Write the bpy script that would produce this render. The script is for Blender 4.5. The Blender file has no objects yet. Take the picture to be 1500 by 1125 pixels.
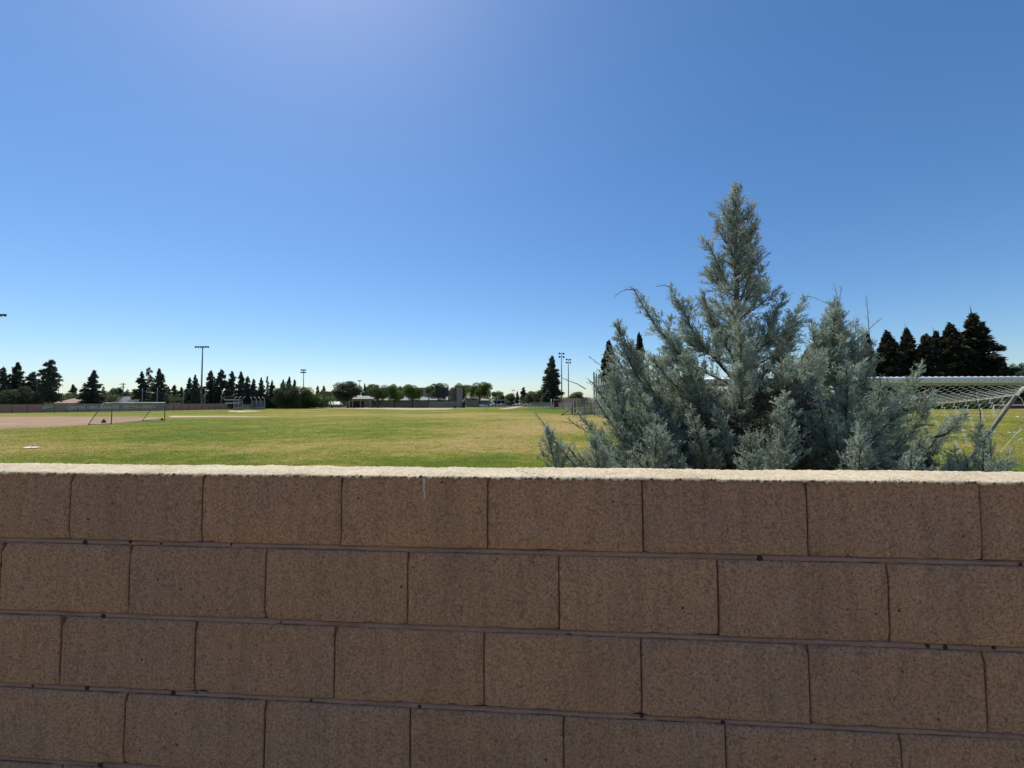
import bpy, bmesh, math, random
import numpy as np
from mathutils import Vector, Matrix, noise as mn

random.seed(7)
rng = np.random.default_rng(11)
C = bpy.context.scene.collection
SC = bpy.context.scene

# ------------------------------------------------------------ camera
CAM_H = 2.02
PITCH, ROLL, F = 2.53, -0.2, 600.0          # F: focal length in pixels of the 1500 px wide photograph
cam_d = bpy.data.cameras.new('camera')
cam_d.sensor_width = 36.0
cam_d.lens = F / 1500 * 36.0
cam_d.clip_start = 0.05
cam_d.clip_end = 6000
cam = bpy.data.objects.new('camera', cam_d)
C.objects.link(cam)
ROT = Matrix.Rotation(math.radians(90 + PITCH), 3, 'X') @ Matrix.Rotation(math.radians(ROLL), 3, 'Z')
cam.matrix_world = Matrix.Translation((0, 0, CAM_H)) @ ROT.to_4x4()
SC.camera = cam

# ------------------------------------------------------------ sky and sun
SUN_EL, SUN_AZ = 59.0, -33.0                # azimuth from +Y, negative = left
world = bpy.data.worlds.new('World')
SC.world = world
world.use_nodes = True
wn = world.node_tree
for n in list(wn.nodes):
    wn.nodes.remove(n)
sky = wn.nodes.new('ShaderNodeTexSky')
sky.sky_type = 'NISHITA'
sky.sun_disc = False
sky.sun_elevation = math.radians(SUN_EL)
sky.sun_rotation = math.radians(SUN_AZ)
sky.altitude = 50
sky.air_density = 1.0
sky.dust_density = 0.45
sky.ozone_density = 6.0
hs = wn.nodes.new('ShaderNodeHueSaturation')
hs.inputs['Saturation'].default_value = 1.15
bg = wn.nodes.new('ShaderNodeBackground')
bg.inputs['Strength'].default_value = 0.13
wo = wn.nodes.new('ShaderNodeOutputWorld')
wn.links.new(sky.outputs[0], hs.inputs['Color'])
wn.links.new(hs.outputs[0], bg.inputs['Color'])
wn.links.new(bg.outputs[0], wo.inputs['Surface'])

sun_d = bpy.data.lights.new('sun', 'SUN')
sun_d.energy = 4.7
sun_d.angle = math.radians(0.53)
sun_d.color = (1.0, 0.94, 0.83)
sun = bpy.data.objects.new('sun', sun_d)
C.objects.link(sun)
az, el = math.radians(SUN_AZ), math.radians(SUN_EL)
SV = Vector((math.sin(az) * math.cos(el), math.cos(az) * math.cos(el), math.sin(el)))
sun.rotation_euler = SV.to_track_quat('Z', 'Y').to_euler()
sun.location = SV * 60

SC.view_settings.view_transform = 'Standard'
SC.view_settings.look = 'None'
SC.view_settings.exposure = 0.0
SC.view_settings.gamma = 1.0
SC.view_settings.use_curve_mapping = False

# ------------------------------------------------------------ measuring helpers (photo pixel -> place in the world)
def ray(px, py):
    return ROT @ Vector(((px - 750) / F, (562.5 - py) / F, -1.0))

def P(px, py, Y):
    d = ray(px, py)
    return Vector((0, 0, CAM_H)) + d * (Y / d.y)

def G(px, py, z=0.0):
    d = ray(px, py)
    s = (z - CAM_H) / d.z
    return Vector((d.x * s, d.y * s, z))

def X_at(px, Y):
    return P(px, 590, Y).x

# ------------------------------------------------------------ materials
def mat(name, rough=0.8, spec=0.3):
    m = bpy.data.materials.new(name)
    m.use_nodes = True
    b = m.node_tree.nodes['Principled BSDF']
    b.inputs['Roughness'].default_value = rough
    b.inputs['Specular IOR Level'].default_value = spec
    return m, m.node_tree, b

def nd(t, kind, **kw):
    n = t.nodes.new(kind)
    for k, v in kw.items():
        if k.startswith('i_'):
            n.inputs[k[2:].replace('_', ' ')].default_value = v
        else:
            setattr(n, k, v)
    return n

def noise(t, vec, scale, detail=4, rough=0.55):
    n = nd(t, 'ShaderNodeTexNoise')
    n.inputs['Scale'].default_value = scale
    n.inputs['Detail'].default_value = detail
    n.inputs['Roughness'].default_value = rough
    if vec is not None:
        t.links.new(vec, n.inputs['Vector'])
    return n.outputs['Fac']

def ramp(t, fac, stops):
    n = nd(t, 'ShaderNodeValToRGB')
    cr = n.color_ramp
    cr.elements[0].position, cr.elements[0].color = stops[0][0], (*stops[0][1], 1)
    cr.elements[1].position, cr.elements[1].color = stops[-1][0], (*stops[-1][1], 1)
    for p, c in stops[1:-1]:
        e = cr.elements.new(p)
        e.color = (*c, 1)
    t.links.new(fac, n.inputs[0])
    return n.outputs[0]

def math_(t, op, a, b=None, clamp=False):
    n = nd(t, 'ShaderNodeMath', operation=op, use_clamp=clamp)
    for i, v in enumerate((a, b)):
        if v is None:
            continue
        if isinstance(v, (int, float)):
            n.inputs[i].default_value = v
        else:
            t.links.new(v, n.inputs[i])
    return n.outputs[0]

def mix(t, fac, a, b, mode='MIX'):
    n = nd(t, 'ShaderNodeMix', data_type='RGBA', blend_type=mode)
    for sock, v in ((n.inputs[0], fac), (n.inputs[6], a), (n.inputs[7], b)):
        if isinstance(v, (int, float)):
            sock.default_value = v
        elif isinstance(v, tuple):
            sock.default_value = (*v, 1) if len(v) == 3 else v
        else:
            t.links.new(v, sock)
    return n.outputs[2]

def bump(t, b, height, strength, dist):
    n = nd(t, 'ShaderNodeBump')
    n.inputs['Strength'].default_value = strength
    n.inputs['Distance'].default_value = dist
    t.links.new(height, n.inputs['Height'])
    t.links.new(n.outputs[0], b.inputs['Normal'])
    return n

def simple(name, col, rough=0.7, var=0.15, scale=3.0, metal=0.0, spec=0.3):
    """plain surface with a little uneven weathering"""
    m, t, b = mat(name, rough, spec)
    b.inputs['Metallic'].default_value = metal
    pos = nd(t, 'ShaderNodeNewGeometry').outputs['Position']
    f = noise(t, pos, scale, 5, 0.6)
    lo = tuple(c * (1 - var) for c in col)
    hi = tuple(min(1, c * (1 + var)) for c in col)
    t.links.new(ramp(t, f, [(0.3, lo), (0.7, hi)]), b.inputs['Base Color'])
    return m

# ---- concrete block face
def block_material():
    m, t, b = mat('split_concrete_block', 0.93, 0.15)
    geo = nd(t, 'ShaderNodeNewGeometry')
    pos = geo.outputs['Position']
    oi = nd(t, 'ShaderNodeObjectInfo')
    # every block comes from another batch
    per = ramp(t, oi.outputs['Random'], [(0.0, (0.335, 0.194, 0.120)), (0.35, (0.300, 0.180, 0.117)),
                                         (0.7, (0.342, 0.199, 0.121)), (1.0, (0.292, 0.180, 0.122))])
    big = noise(t, pos, 2.1, 4, 0.6)
    grey = mix(t, ramp(t, big, [(0.44, (0, 0, 0)), (0.72, (0.8, 0.8, 0.8))]), per, (0.265, 0.178, 0.140))
    # vertical wash marks running down the face
    mp = nd(t, 'ShaderNodeMapping')
    mp.inputs['Scale'].default_value = (1.0, 1.0, 0.13)
    t.links.new(pos, mp.inputs['Vector'])
    streak = noise(t, mp.outputs[0], 42, 4, 0.7)
    c1 = mix(t, 0.55, grey, ramp(t, streak, [(0.28, (0.36, 0.36, 0.37)), (0.5, (0.5, 0.5, 0.5)), (0.74, (0.60, 0.59, 0.57))]), 'OVERLAY')
    # the sand and aggregate grains
    g1 = noise(t, pos, 150, 5, 0.82)
    c2 = mix(t, 0.75, c1, ramp(t, g1, [(0.34, (0.10, 0.10, 0.10)), (0.5, (0.5, 0.5, 0.5)), (0.66, (0.82, 0.81, 0.79))]), 'OVERLAY')
    v = nd(t, 'ShaderNodeTexVoronoi')
    v.inputs['Scale'].default_value = 120
    t.links.new(pos, v.inputs['Vector'])
    pit_mask = noise(t, pos, 26, 4, 0.7)
    pit = math_(t, 'MULTIPLY', math_(t, 'LESS_THAN', v.outputs['Distance'], 0.24),
                math_(t, 'GREATER_THAN', pit_mask, 0.53))
    c3 = mix(t, math_(t, 'MULTIPLY', pit, 0.5), c2, (0.07, 0.045, 0.035))
    # few larger voids
    v2 = nd(t, 'ShaderNodeTexVoronoi')
    v2.inputs['Scale'].default_value = 17
    wv = nd(t, 'ShaderNodeVectorMath', operation='ADD')
    wob = nd(t, 'ShaderNodeTexNoise')
    wob.inputs['Scale'].default_value = 90
    t.links.new(pos, wob.inputs['Vector'])
    sc_ = nd(t, 'ShaderNodeVectorMath', operation='SCALE')
    sc_.inputs['Scale'].default_value = 0.008
    t.links.new(wob.outputs['Color'], sc_.inputs[0])
    t.links.new(pos, wv.inputs[0]); t.links.new(sc_.outputs[0], wv.inputs[1])
    t.links.new(wv.outputs[0], v2.inputs['Vector'])
    hole = math_(t, 'MULTIPLY', math_(t, 'LESS_THAN', v2.outputs['Distance'], 0.065),
                 math_(t, 'GREATER_THAN', noise(t, pos, 3.1, 2), 0.50))
    c4 = mix(t, math_(t, 'MULTIPLY', hole, 0.8), c3, (0.035, 0.022, 0.018))
    # pale salts bleeding out low down and darker damp blotches
    salt = math_(t, 'MULTIPLY', math_(t, 'GREATER_THAN', noise(t, pos, 6.5, 5, 0.7), 0.64), math_(t, 'MULTIPLY', noise(t, pos, 55, 3, 0.7), 0.3))
    c4 = mix(t, salt, c4, (0.42, 0.33, 0.29))
    damp = ramp(t, noise(t, mp.outputs[0], 7.5, 4, 0.65), [(0.55, (0, 0, 0)), (0.72, (0.36, 0.36, 0.36))])
    c4 = mix(t, damp, c4, (0.13, 0.085, 0.065))
    t.links.new(c4, b.inputs['Base Color'])
    h = math_(t, 'SUBTRACT', math_(t, 'ADD', math_(t, 'MULTIPLY', g1, 0.7), math_(t, 'MULTIPLY', noise(t, pos, 700, 2), 0.35)),
              math_(t, 'ADD', math_(t, 'MULTIPLY', pit, 0.45), math_(t, 'MULTIPLY', hole, 1.4)))
    bump(t, b, h, 0.6, 0.0018)
    return m

def mortar_material():
    m, t, b = mat('bed_mortar', 0.95, 0.1)
    pos = nd(t, 'ShaderNodeNewGeometry').outputs['Position']
    f = noise(t, pos, 9, 5, 0.65)
    g = noise(t, pos, 160, 4, 0.7)
    c = ramp(t, f, [(0.25, (0.185, 0.118, 0.096)), (0.5, (0.27, 0.176, 0.140)), (0.75, (0.32, 0.215, 0.175))])
    c = mix(t, 0.5, c, ramp(t, g, [(0.3, (0.3, 0.3, 0.3)), (0.7, (0.62, 0.62, 0.62))]), 'OVERLAY')
    v = nd(t, 'ShaderNodeTexVoronoi'); v.inputs['Scale'].default_value = 9
    t.links.new(pos, v.inputs['Vector'])
    dk = math_(t, 'LESS_THAN', v.outputs['Distance'], 0.11)
    c = mix(t, math_(t, 'MULTIPLY', dk, 0.85), c, (0.04, 0.022, 0.02))
    t.links.new(c, b.inputs['Base Color'])
    bump(t, b, g, 0.7, 0.002)
    return m

def cap_material():
    m, t, b = mat('cement_wash', 0.95, 0.1)
    pos = nd(t, 'ShaderNodeNewGeometry').outputs['Position']
    f = noise(t, pos, 5, 5, 0.6)
    g = noise(t, pos, 150, 4, 0.8)
    g2 = noise(t, pos, 48, 5, 0.7)
    c = ramp(t, f, [(0.3, (0.50, 0.415, 0.285)), (0.55, (0.61, 0.515, 0.365)), (0.8, (0.68, 0.60, 0.46))])
    c = mix(t, 0.5, c, ramp(t, g2, [(0.3, (0.34, 0.33, 0.31)), (0.7, (0.62, 0.62, 0.62))]), 'OVERLAY')
    c = mix(t, 0.75, c, ramp(t, g, [(0.34, (0.12, 0.11, 0.10)), (0.46, (0.5, 0.5, 0.5)), (0.66, (0.74, 0.74, 0.74))]), 'OVERLAY')
    ln = math_(t, 'ABSOLUTE', math_(t, 'SUBTRACT', noise(t, pos, 7.0, 4, 0.6), 0.5))
    crack = math_(t, 'MULTIPLY', math_(t, 'LESS_THAN', ln, 0.0035), math_(t, 'GREATER_THAN', noise(t, pos, 3.3, 2), 0.56))
    vv = nd(t, 'ShaderNodeTexVoronoi'); vv.inputs['Scale'].default_value = 70
    t.links.new(pos, vv.inputs['Vector'])
    grit = math_(t, 'MULTIPLY', math_(t, 'LESS_THAN', vv.outputs['Distance'], 0.2), math_(t, 'GREATER_THAN', noise(t, pos, 24, 3), 0.5))
    c = mix(t, math_(t, 'MULTIPLY', crack, 0.75), c, (0.10, 0.075, 0.05))
    c = mix(t, math_(t, 'MULTIPLY', grit, 0.55), c, (0.20, 0.155, 0.11))
    t.links.new(c, b.inputs['Base Color'])
    bump(t, b, math_(t, 'SUBTRACT', math_(t, 'ADD', g, g2), math_(t, 'ADD', crack, grit)), 0.9, 0.003)
    return m

# ---- turf: one colour rule shared by the ground sheet and by the blades standing on it
DRY = []     # (x, y, rx, ry, weight)  positive = dry straw, negative = watered
def dry_spot(px, py, wx, wy0, wy1, w):
    a = G(px, py); x0 = G(px - wx, py); n = G(px, wy1); f_ = G(px, wy0)
    DRY.append((a.x, a.y, abs(a.x - x0.x), max(1.0, abs(f_.y - n.y) / 2), w))
dry_spot(610, 653, 150, 640, 668, 0.45)
dry_spot(380, 657, 120, 648, 668, 0.40)
dry_spot(745, 630, 120, 618, 642, 0.50)
dry_spot(860, 617, 90, 608, 625, 0.45)
dry_spot(700, 608, 140, 603, 612, 0.40)
dry_spot(870, 652, 80, 645, 660, 0.30)
dry_spot(450, 609, 160, 606.5, 612, 0.35)
dry_spot(150, 655, 130, 650, 662, 0.25)
dry_spot(700, 677, 170, 667, 690, -0.42)
dry_spot(100, 672, 160, 664, 684, -0.12)
dry_spot(200, 636, 200, 626, 646, -0.14)
dry_spot(420, 622, 160, 615, 632, -0.2)
dry_spot(500, 634, 100, 630, 640, -0.25)
dry_spot(850, 640, 60, 634, 646, -0.35)
dry_spot(820, 600, 60, 597, 605, -0.9)
dry_spot(1430, 625, 160, 608, 660, -0.10)

def turf_colour(t, pos, per_blade=None):
    sep = nd(t, 'ShaderNodeSeparateXYZ')
    t.links.new(pos, sep.inputs[0])
    acc = None
    for (x, y, rx, ry, w) in DRY:
        dx = math_(t, 'MULTIPLY', math_(t, 'SUBTRACT', sep.outputs[0], x), 1 / rx)
        dy = math_(t, 'MULTIPLY', math_(t, 'SUBTRACT', sep.outputs[1], y), 1 / ry)
        r2 = math_(t, 'ADD', math_(t, 'MULTIPLY', dx, dx), math_(t, 'MULTIPLY', dy, dy))
        g = math_(t, 'MULTIPLY', math_(t, 'EXPONENT', math_(t, 'MULTIPLY', r2, -1.0)), w)
        acc = g if acc is None else math_(t, 'ADD', acc, g)
    n1 = noise(t, pos, 0.09, 6, 0.62)
    n2 = noise(t, pos, 0.55, 5, 0.65)
    n3 = noise(t, pos, 5.0, 4, 0.7)
    n0 = noise(t, pos, 0.028, 3, 0.5)
    n4 = noise(t, pos, 1.7, 4, 0.7)
    d = math_(t, 'ADD', math_(t, 'MULTIPLY', math_(t, 'SUBTRACT', n1, 0.5), 2.0),
              math_(t, 'MULTIPLY', math_(t, 'SUBTRACT', n2, 0.5), 1.5))
    d = math_(t, 'ADD', d, math_(t, 'MULTIPLY', math_(t, 'SUBTRACT', n3, 0.5), 1.2))
    d = math_(t, 'ADD', d, math_(t, 'MULTIPLY', math_(t, 'SUBTRACT', n0, 0.5), 1.2))
    d = math_(t, 'ADD', d, math_(t, 'MULTIPLY', math_(t, 'SUBTRACT', n4, 0.5), 1.5))
    d = math_(t, 'ADD', math_(t, 'ADD', d, acc), 0.37, clamp=False)
    if per_blade is not None:
        d = math_(t, 'ADD', d, math_(t, 'MULTIPLY', math_(t, 'SUBTRACT', per_blade, 0.5), 0.7))
    c = ramp(t, d, [(0.0, (0.110, 0.150, 0.020)), (0.28, (0.170, 0.192, 0.028)), (0.5, (0.235, 0.222, 0.045)),
                    (0.72, (0.310, 0.248, 0.075)), (1.0, (0.385, 0.285, 0.115))])
    return c, n3

def turf_material():
    m, t, b = mat('playing_field_turf', 0.95, 0.05)
    pos = nd(t, 'ShaderNodeNewGeometry').outputs['Position']
    c, n3 = turf_colour(t, pos)
    g = noise(t, pos, 38, 4, 0.7)
    c = mix(t, 0.45, c, ramp(t, g, [(0.3, (0.22, 0.22, 0.22)), (0.7, (0.66, 0.66, 0.66))]), 'OVERLAY')
    t.links.new(c, b.inputs['Base Color'])
    bump(t, b, g, 0.6, 0.03)
    return m

def blade_material():
    m, t, b = mat('turf_blades', 0.6, 0.25)
    pos = nd(t, 'ShaderNodeNewGeometry').outputs['Position']
    at = nd(t, 'ShaderNodeAttribute', attribute_name='tone')
    c, _ = turf_colour(t, pos, at.outputs['Fac'])
    t.links.new(c, b.inputs['Base Color'])
    bs = nd(t, 'ShaderNodeVectorMath', operation='SCALE')
    t.links.new(c, bs.inputs[0]); t.links.new(math_(t, 'ADD', math_(t, 'MULTIPLY', at.outputs['Fac'], 0.9), 0.62), bs.inputs['Scale'])
    c = bs.outputs[0]
    t.links.new(c, b.inputs['Base Color'])
    tr = nd(t, 'ShaderNodeBsdfTranslucent')
    t.links.new(c, tr.inputs['Color'])
    mx = nd(t, 'ShaderNodeMixShader'); mx.inputs[0].default_value = 0.4
    out = t.nodes['Material Output']
    t.links.new(b.outputs[0], mx.inputs[1]); t.links.new(tr.outputs[0], mx.inputs[2])
    t.links.new(mx.outputs[0], out.inputs['Surface'])
    return m

def leaf_material(name, cols, trans=0.3, rough=0.65, nscale=0.6):
    """cols: darkest..lightest leaf colours, chosen per leaf by the 'tone' attribute and by clump noise"""
    m, t, b = mat(name, rough, 0.2)
    at = nd(t, 'ShaderNodeAttribute', attribute_name='tone')
    pos = nd(t, 'ShaderNodeNewGeometry').outputs['Position']
    oi = nd(t, 'ShaderNodeObjectInfo')
    f = math_(t, 'ADD', math_(t, 'MULTIPLY', at.outputs['Fac'], 0.6), math_(t, 'MULTIPLY', noise(t, pos, nscale, 3), 0.4))
    n = len(cols)
    c = ramp(t, f, [(0.15 + 0.7 * i / (n - 1), col) for i, col in enumerate(cols)])
    br = math_(t, 'ADD', math_(t, 'MULTIPLY', oi.outputs['Random'], 0.35), 0.82)
    vm = nd(t, 'ShaderNodeVectorMath', operation='SCALE')
    t.links.new(c, vm.inputs[0]); t.links.new(br, vm.inputs['Scale'])
    t.links.new(vm.outputs[0], b.inputs['Base Color'])
    tr = nd(t, 'ShaderNodeBsdfTranslucent')
    t.links.new(vm.outputs[0], tr.inputs['Color'])
    mx = nd(t, 'ShaderNodeMixShader'); mx.inputs[0].default_value = trans
    out = t.nodes['Material Output']
    t.links.new(b.outputs[0], mx.inputs[1]); t.links.new(tr.outputs[0], mx.inputs[2])
    t.links.new(mx.outputs[0], out.inputs['Surface'])
    return m

def see_through(name, col, cover, rough=0.8):
    """woven mesh or chain link seen from so far that single wires cannot be told apart"""
    m, t, b = mat(name, rough, 0.2)
    b.inputs['Base Color'].default_value = (*col, 1)
    tp = nd(t, 'ShaderNodeBsdfTransparent')
    mx = nd(t, 'ShaderNodeMixShader'); mx.inputs[0].default_value = cover
    out = t.nodes['Material Output']
    t.links.new(tp.outputs[0], mx.inputs[1]); t.links.new(b.outputs[0], mx.inputs[2])
    t.links.new(mx.outputs[0], out.inputs['Surface'])
    return m

M = {}
M['block'] = block_material()
M['mortar'] = mortar_material()
M['cap'] = cap_material()
M['turf'] = turf_material()
M['blade'] = blade_material()
M['dirt'] = simple('infield_clay', (0.345, 0.235, 0.155), 0.95, 0.2, 0.35, spec=0.05)
M['pale_dirt'] = simple('pale_worn_dirt', (0.50, 0.40, 0.28), 0.95, 0.12, 0.2, spec=0.05)
M['track'] = simple('running_track_rubber', (0.30, 0.12, 0.09), 0.9, 0.1, 0.5, spec=0.1)
M['yard'] = simple('bounce_tan', (0.52, 0.37, 0.26), 0.95, 0.15, 2.0, spec=0.05)  # pale tan chosen for its warm bounce onto the wall
M['asphalt'] = simple('asphalt', (0.07, 0.07, 0.07), 0.9, 0.2, 0.6, spec=0.1)
M['white'] = simple('white_paint', (0.80, 0.80, 0.78), 0.45, 0.06, 6.0, spec=0.4)
M['grey_strip'] = simple('plain_grey', (0.34, 0.34, 0.33), 0.8, 0.1, 12)
M['net'] = simple('white_net_cord', (0.62, 0.60, 0.56), 0.85, 0.08, 20)
M['steel'] = simple('galvanised_steel', (0.36, 0.37, 0.38), 0.5, 0.12, 4.0, metal=0.3)
M['dark_steel'] = simple('dark_steel', (0.07, 0.075, 0.085), 0.5, 0.15, 3.0)
M['weathered_steel'] = simple('weathered_goal_tube', (0.17, 0.155, 0.15), 0.55, 0.25, 14.0, metal=0.2)
M['bark'] = simple('bark', (0.10, 0.065, 0.048), 0.95, 0.35, 14.0, spec=0.05)
M['grey_bark'] = simple('grey_brown_bark', (0.12, 0.095, 0.08), 0.95, 0.35, 20.0, spec=0.05)
M['maroon'] = simple('maroon_paint', (0.16, 0.028, 0.035), 0.6, 0.15, 3.0)
M['tan_roof'] = simple('tan_shingle_roof', (0.36, 0.25, 0.19), 0.9, 0.1, 2.0)
M['orange_roof'] = simple('orange_tile_roof', (0.48, 0.27, 0.16), 0.9, 0.12, 2.0)
M['grey_roof'] = simple('grey_shingle_roof', (0.19, 0.195, 0.205), 0.9, 0.1, 2.0)
M['stucco'] = simple('beige_stucco', (0.46, 0.40, 0.33), 0.9, 0.06, 1.0)
M['school_wall'] = simple('taupe_school_wall', (0.30, 0.26, 0.23), 0.9, 0.08, 0.6)
M['grey_wall'] = simple('grey_block_wall', (0.30, 0.285, 0.27), 0.9, 0.08, 0.8)
M['school_roof'] = simple('grey_green_roof', (0.27, 0.28, 0.25), 0.85, 0.08, 0.5)
M['brown_wall'] = simple('red_brown_wall', (0.20, 0.10, 0.075), 0.9, 0.1, 0.6)
M['dark_open'] = simple('near_black_panel', (0.025, 0.025, 0.03), 0.6, 0.1, 2.0)
M['slab'] = simple('purple_grey_concrete', (0.24, 0.215, 0.22), 0.9, 0.14, 0.8)
M['bin'] = simple('dark_plastic', (0.03, 0.032, 0.035), 0.6, 0.1, 3.0)
M['canvas'] = simple('white_canvas', (0.85, 0.85, 0.83), 0.7, 0.04, 2.0)
M['red_paint'] = simple('faded_red', (0.35, 0.09, 0.07), 0.7, 0.15, 2.0)
M['lettering'] = simple('pale_lettering', (0.66, 0.58, 0.52), 0.8, 0.05, 3.0)
M['glass'] = simple('dark_car_glass', (0.03, 0.035, 0.04), 0.15, 0.05, 3.0, spec=0.6)
M['tyre'] = simple('tyre_rubber', (0.02, 0.02, 0.02), 0.9, 0.1, 3.0)
M['silver'] = simple('silver_car_paint', (0.50, 0.51, 0.53), 0.35, 0.04, 3.0, metal=0.4, spec=0.5)
M['car_white'] = simple('white_car_paint', (0.78, 0.78, 0.78), 0.35, 0.03, 3.0, spec=0.5)
M['chain'] = see_through('chain_link', (0.30, 0.29, 0.28), 0.22)
M['chain_dense'] = see_through('chain_link_near_edge_on', (0.32, 0.29, 0.28), 0.5)
M['screen_pink'] = see_through('faded_windscreen', (0.40, 0.235, 0.20), 0.80)
M['screen_mauve'] = see_through('mauve_banner_cloth', (0.37, 0.28, 0.24), 0.85)
M['screen_dark'] = see_through('dark_wind_netting', (0.045, 0.04, 0.05), 0.72)
M['screen_olive'] = see_through('brown_wind_netting', (0.12, 0.105, 0.08), 0.72)
M['soft_net'] = see_through('far_goal_net', (0.55, 0.53, 0.50), 0.13)
M['stain'] = simple('white_dribble', (0.50, 0.43, 0.39), 0.8, 0.15, 30.0)

M['cyp'] = leaf_material('blue_grey_cypress_scales', [(0.20, 0.205, 0.13), (0.36, 0.42, 0.315), (0.51, 0.59, 0.465), (0.67, 0.745, 0.61)], 0.34, 0.40, 2.2)
M['dead_shade'] = leaf_material('dry_twigs_shade_dark', [(0.035, 0.028, 0.022), (0.115, 0.092, 0.070)], 0.1, 0.8, 3.0)  # dry twig browns, darkened to put shade into the crown interior
M['con'] = leaf_material('hazed_conifer_needles', [(0.055, 0.072, 0.062), (0.105, 0.125, 0.100), (0.175, 0.195, 0.140)], 0.4, 0.7, 0.25)  # needle colours raised to stand in for slight distance haze
M['con_b'] = leaf_material('brownish_conifer_needles', [(0.030, 0.030, 0.018), (0.055, 0.055, 0.030), (0.115, 0.095, 0.050)], 0.25, 0.7, 0.25)
M['oak'] = leaf_material('olive_oak_leaves', [(0.045, 0.055, 0.032), (0.085, 0.100, 0.052), (0.140, 0.150, 0.080)], 0.35, 0.6, 0.3)
M['maple'] = leaf_material('green_street_tree_leaves', [(0.060, 0.095, 0.026), (0.125, 0.180, 0.042), (0.215, 0.270, 0.070)], 0.45, 0.6, 0.3)
M['dkgreen'] = leaf_material('dark_green_leaves', [(0.045, 0.072, 0.030), (0.090, 0.132, 0.044), (0.160, 0.200, 0.066)], 0.4, 0.6, 0.3)

# ------------------------------------------------------------ object helpers
def tag(o, label=None, cat=None, group=None, kind=None):
    if label: o['label'] = label
    if cat: o['category'] = cat
    if group: o['group'] = group
    if kind: o['kind'] = kind
    return o

def empty(name, loc, rz=0.0, label=None, cat=None, group=None):
    o = bpy.data.objects.new(name, None)
    C.objects.link(o)
    o.location = loc
    o.rotation_euler = (0, 0, rz)
    o.empty_display_size = 0.2
    return tag(o, label, cat, group)

def link(name, me, parent=None, world=True):
    """world=True: the mesh is written in world coordinates; re-express it under its parent"""
    o = bpy.data.objects.new(name, me)
    C.objects.link(o)
    if parent is not None:
        o.parent = parent
        if world:
            o.matrix_parent_inverse = parent_inv(parent)
    return o

def parent_inv(p):
    m = Matrix.Translation(p.location) @ p.rotation_euler.to_matrix().to_4x4() @ Matrix.Diagonal((*p.scale, 1))
    q = p
    while q.parent is not None:
        q = q.parent
        m = (Matrix.Translation(q.location) @ q.rotation_euler.to_matrix().to_4x4() @ Matrix.Diagonal((*q.scale, 1))) @ q_inv(p) @ m
        break
    return m.inverted()

def q_inv(p):
    return p.matrix_parent_inverse.copy()

class MB:
    def __init__(s):
        s.v = []; s.f = []
    def quad(s, a, b, c, d):
        n = len(s.v); s.v += [tuple(a), tuple(b), tuple(c), tuple(d)]; s.f.append((n, n + 1, n + 2, n + 3)); return s
    def poly(s, pts):
        n = len(s.v); s.v += [tuple(p) for p in pts]; s.f.append(tuple(range(n, n + len(pts)))); return s
    def box(s, x0, x1, y0, y1, z0, z1):
        return s.hexa([(x0, y0, z0), (x1, y0, z0), (x1, y1, z0), (x0, y1, z0), (x0, y0, z1), (x1, y0, z1), (x1, y1, z1), (x0, y1, z1)])
    def hexa(s, p):
        n = len(s.v); s.v += [tuple(q) for q in p]
        for f in ((3, 2, 1, 0), (4, 5, 6, 7), (0, 1, 5, 4), (1, 2, 6, 5), (2, 3, 7, 6), (3, 0, 4, 7)):
            s.f.append(tuple(n + i for i in f))
        return s
    def slab(s, a, b, z0, z1, th):
        """upright wall from a to b (xy), thickness th"""
        a = Vector(a[:2]); b = Vector(b[:2]); d = (b - a).normalized(); n_ = Vector((-d.y, d.x)) * th / 2
        p = [a - n_, b - n_, b + n_, a + n_]
        return s.hexa([(q.x, q.y, z0) for q in p] + [(q.x, q.y, z1) for q in p])
    def tube(s, pts, r, n=8, cap=True):
        pts = [Vector(p) for p in pts]
        if not hasattr(r, '__len__'): r = [r] * len(pts)
        rings = []
        up = Vector((0, 0, 1))
        for i, p in enumerate(pts):
            d = (pts[min(i + 1, len(pts) - 1)] - pts[max(i - 1, 0)])
            d = d.normalized() if d.length > 1e-9 else Vector((0, 0, 1))
            a = d.cross(up if abs(d.z) < 0.95 else Vector((1, 0, 0))).normalized()
            b = d.cross(a).normalized()
            k = len(s.v)
            for j in range(n):
                t_ = 2 * math.pi * j / n
                s.v.append(tuple(p + (a * math.cos(t_) + b * math.sin(t_)) * r[i]))
            rings.append(k)
        for i in range(len(rings) - 1):
            for j in range(n):
                s.f.append((rings[i] + j, rings[i] + (j + 1) % n, rings[i + 1] + (j + 1) % n, rings[i + 1] + j))
        if cap:
            s.f.append(tuple(rings[0] + j for j in range(n))[::-1])
            s.f.append(tuple(rings[-1] + j for j in range(n)))
        return s
    def mesh(s, name, m, smooth=False):
        me = bpy.data.meshes.new(name)
        me.from_pydata(s.v, [], s.f)
        me.materials.append(m)
        if smooth:
            me.polygons.foreach_set('use_smooth', [True] * len(me.polygons))
        me.update()
        return me
    def build(s, name, m, parent=None, smooth=False):
        return link(name, s.mesh(name, m, smooth), parent)

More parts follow.
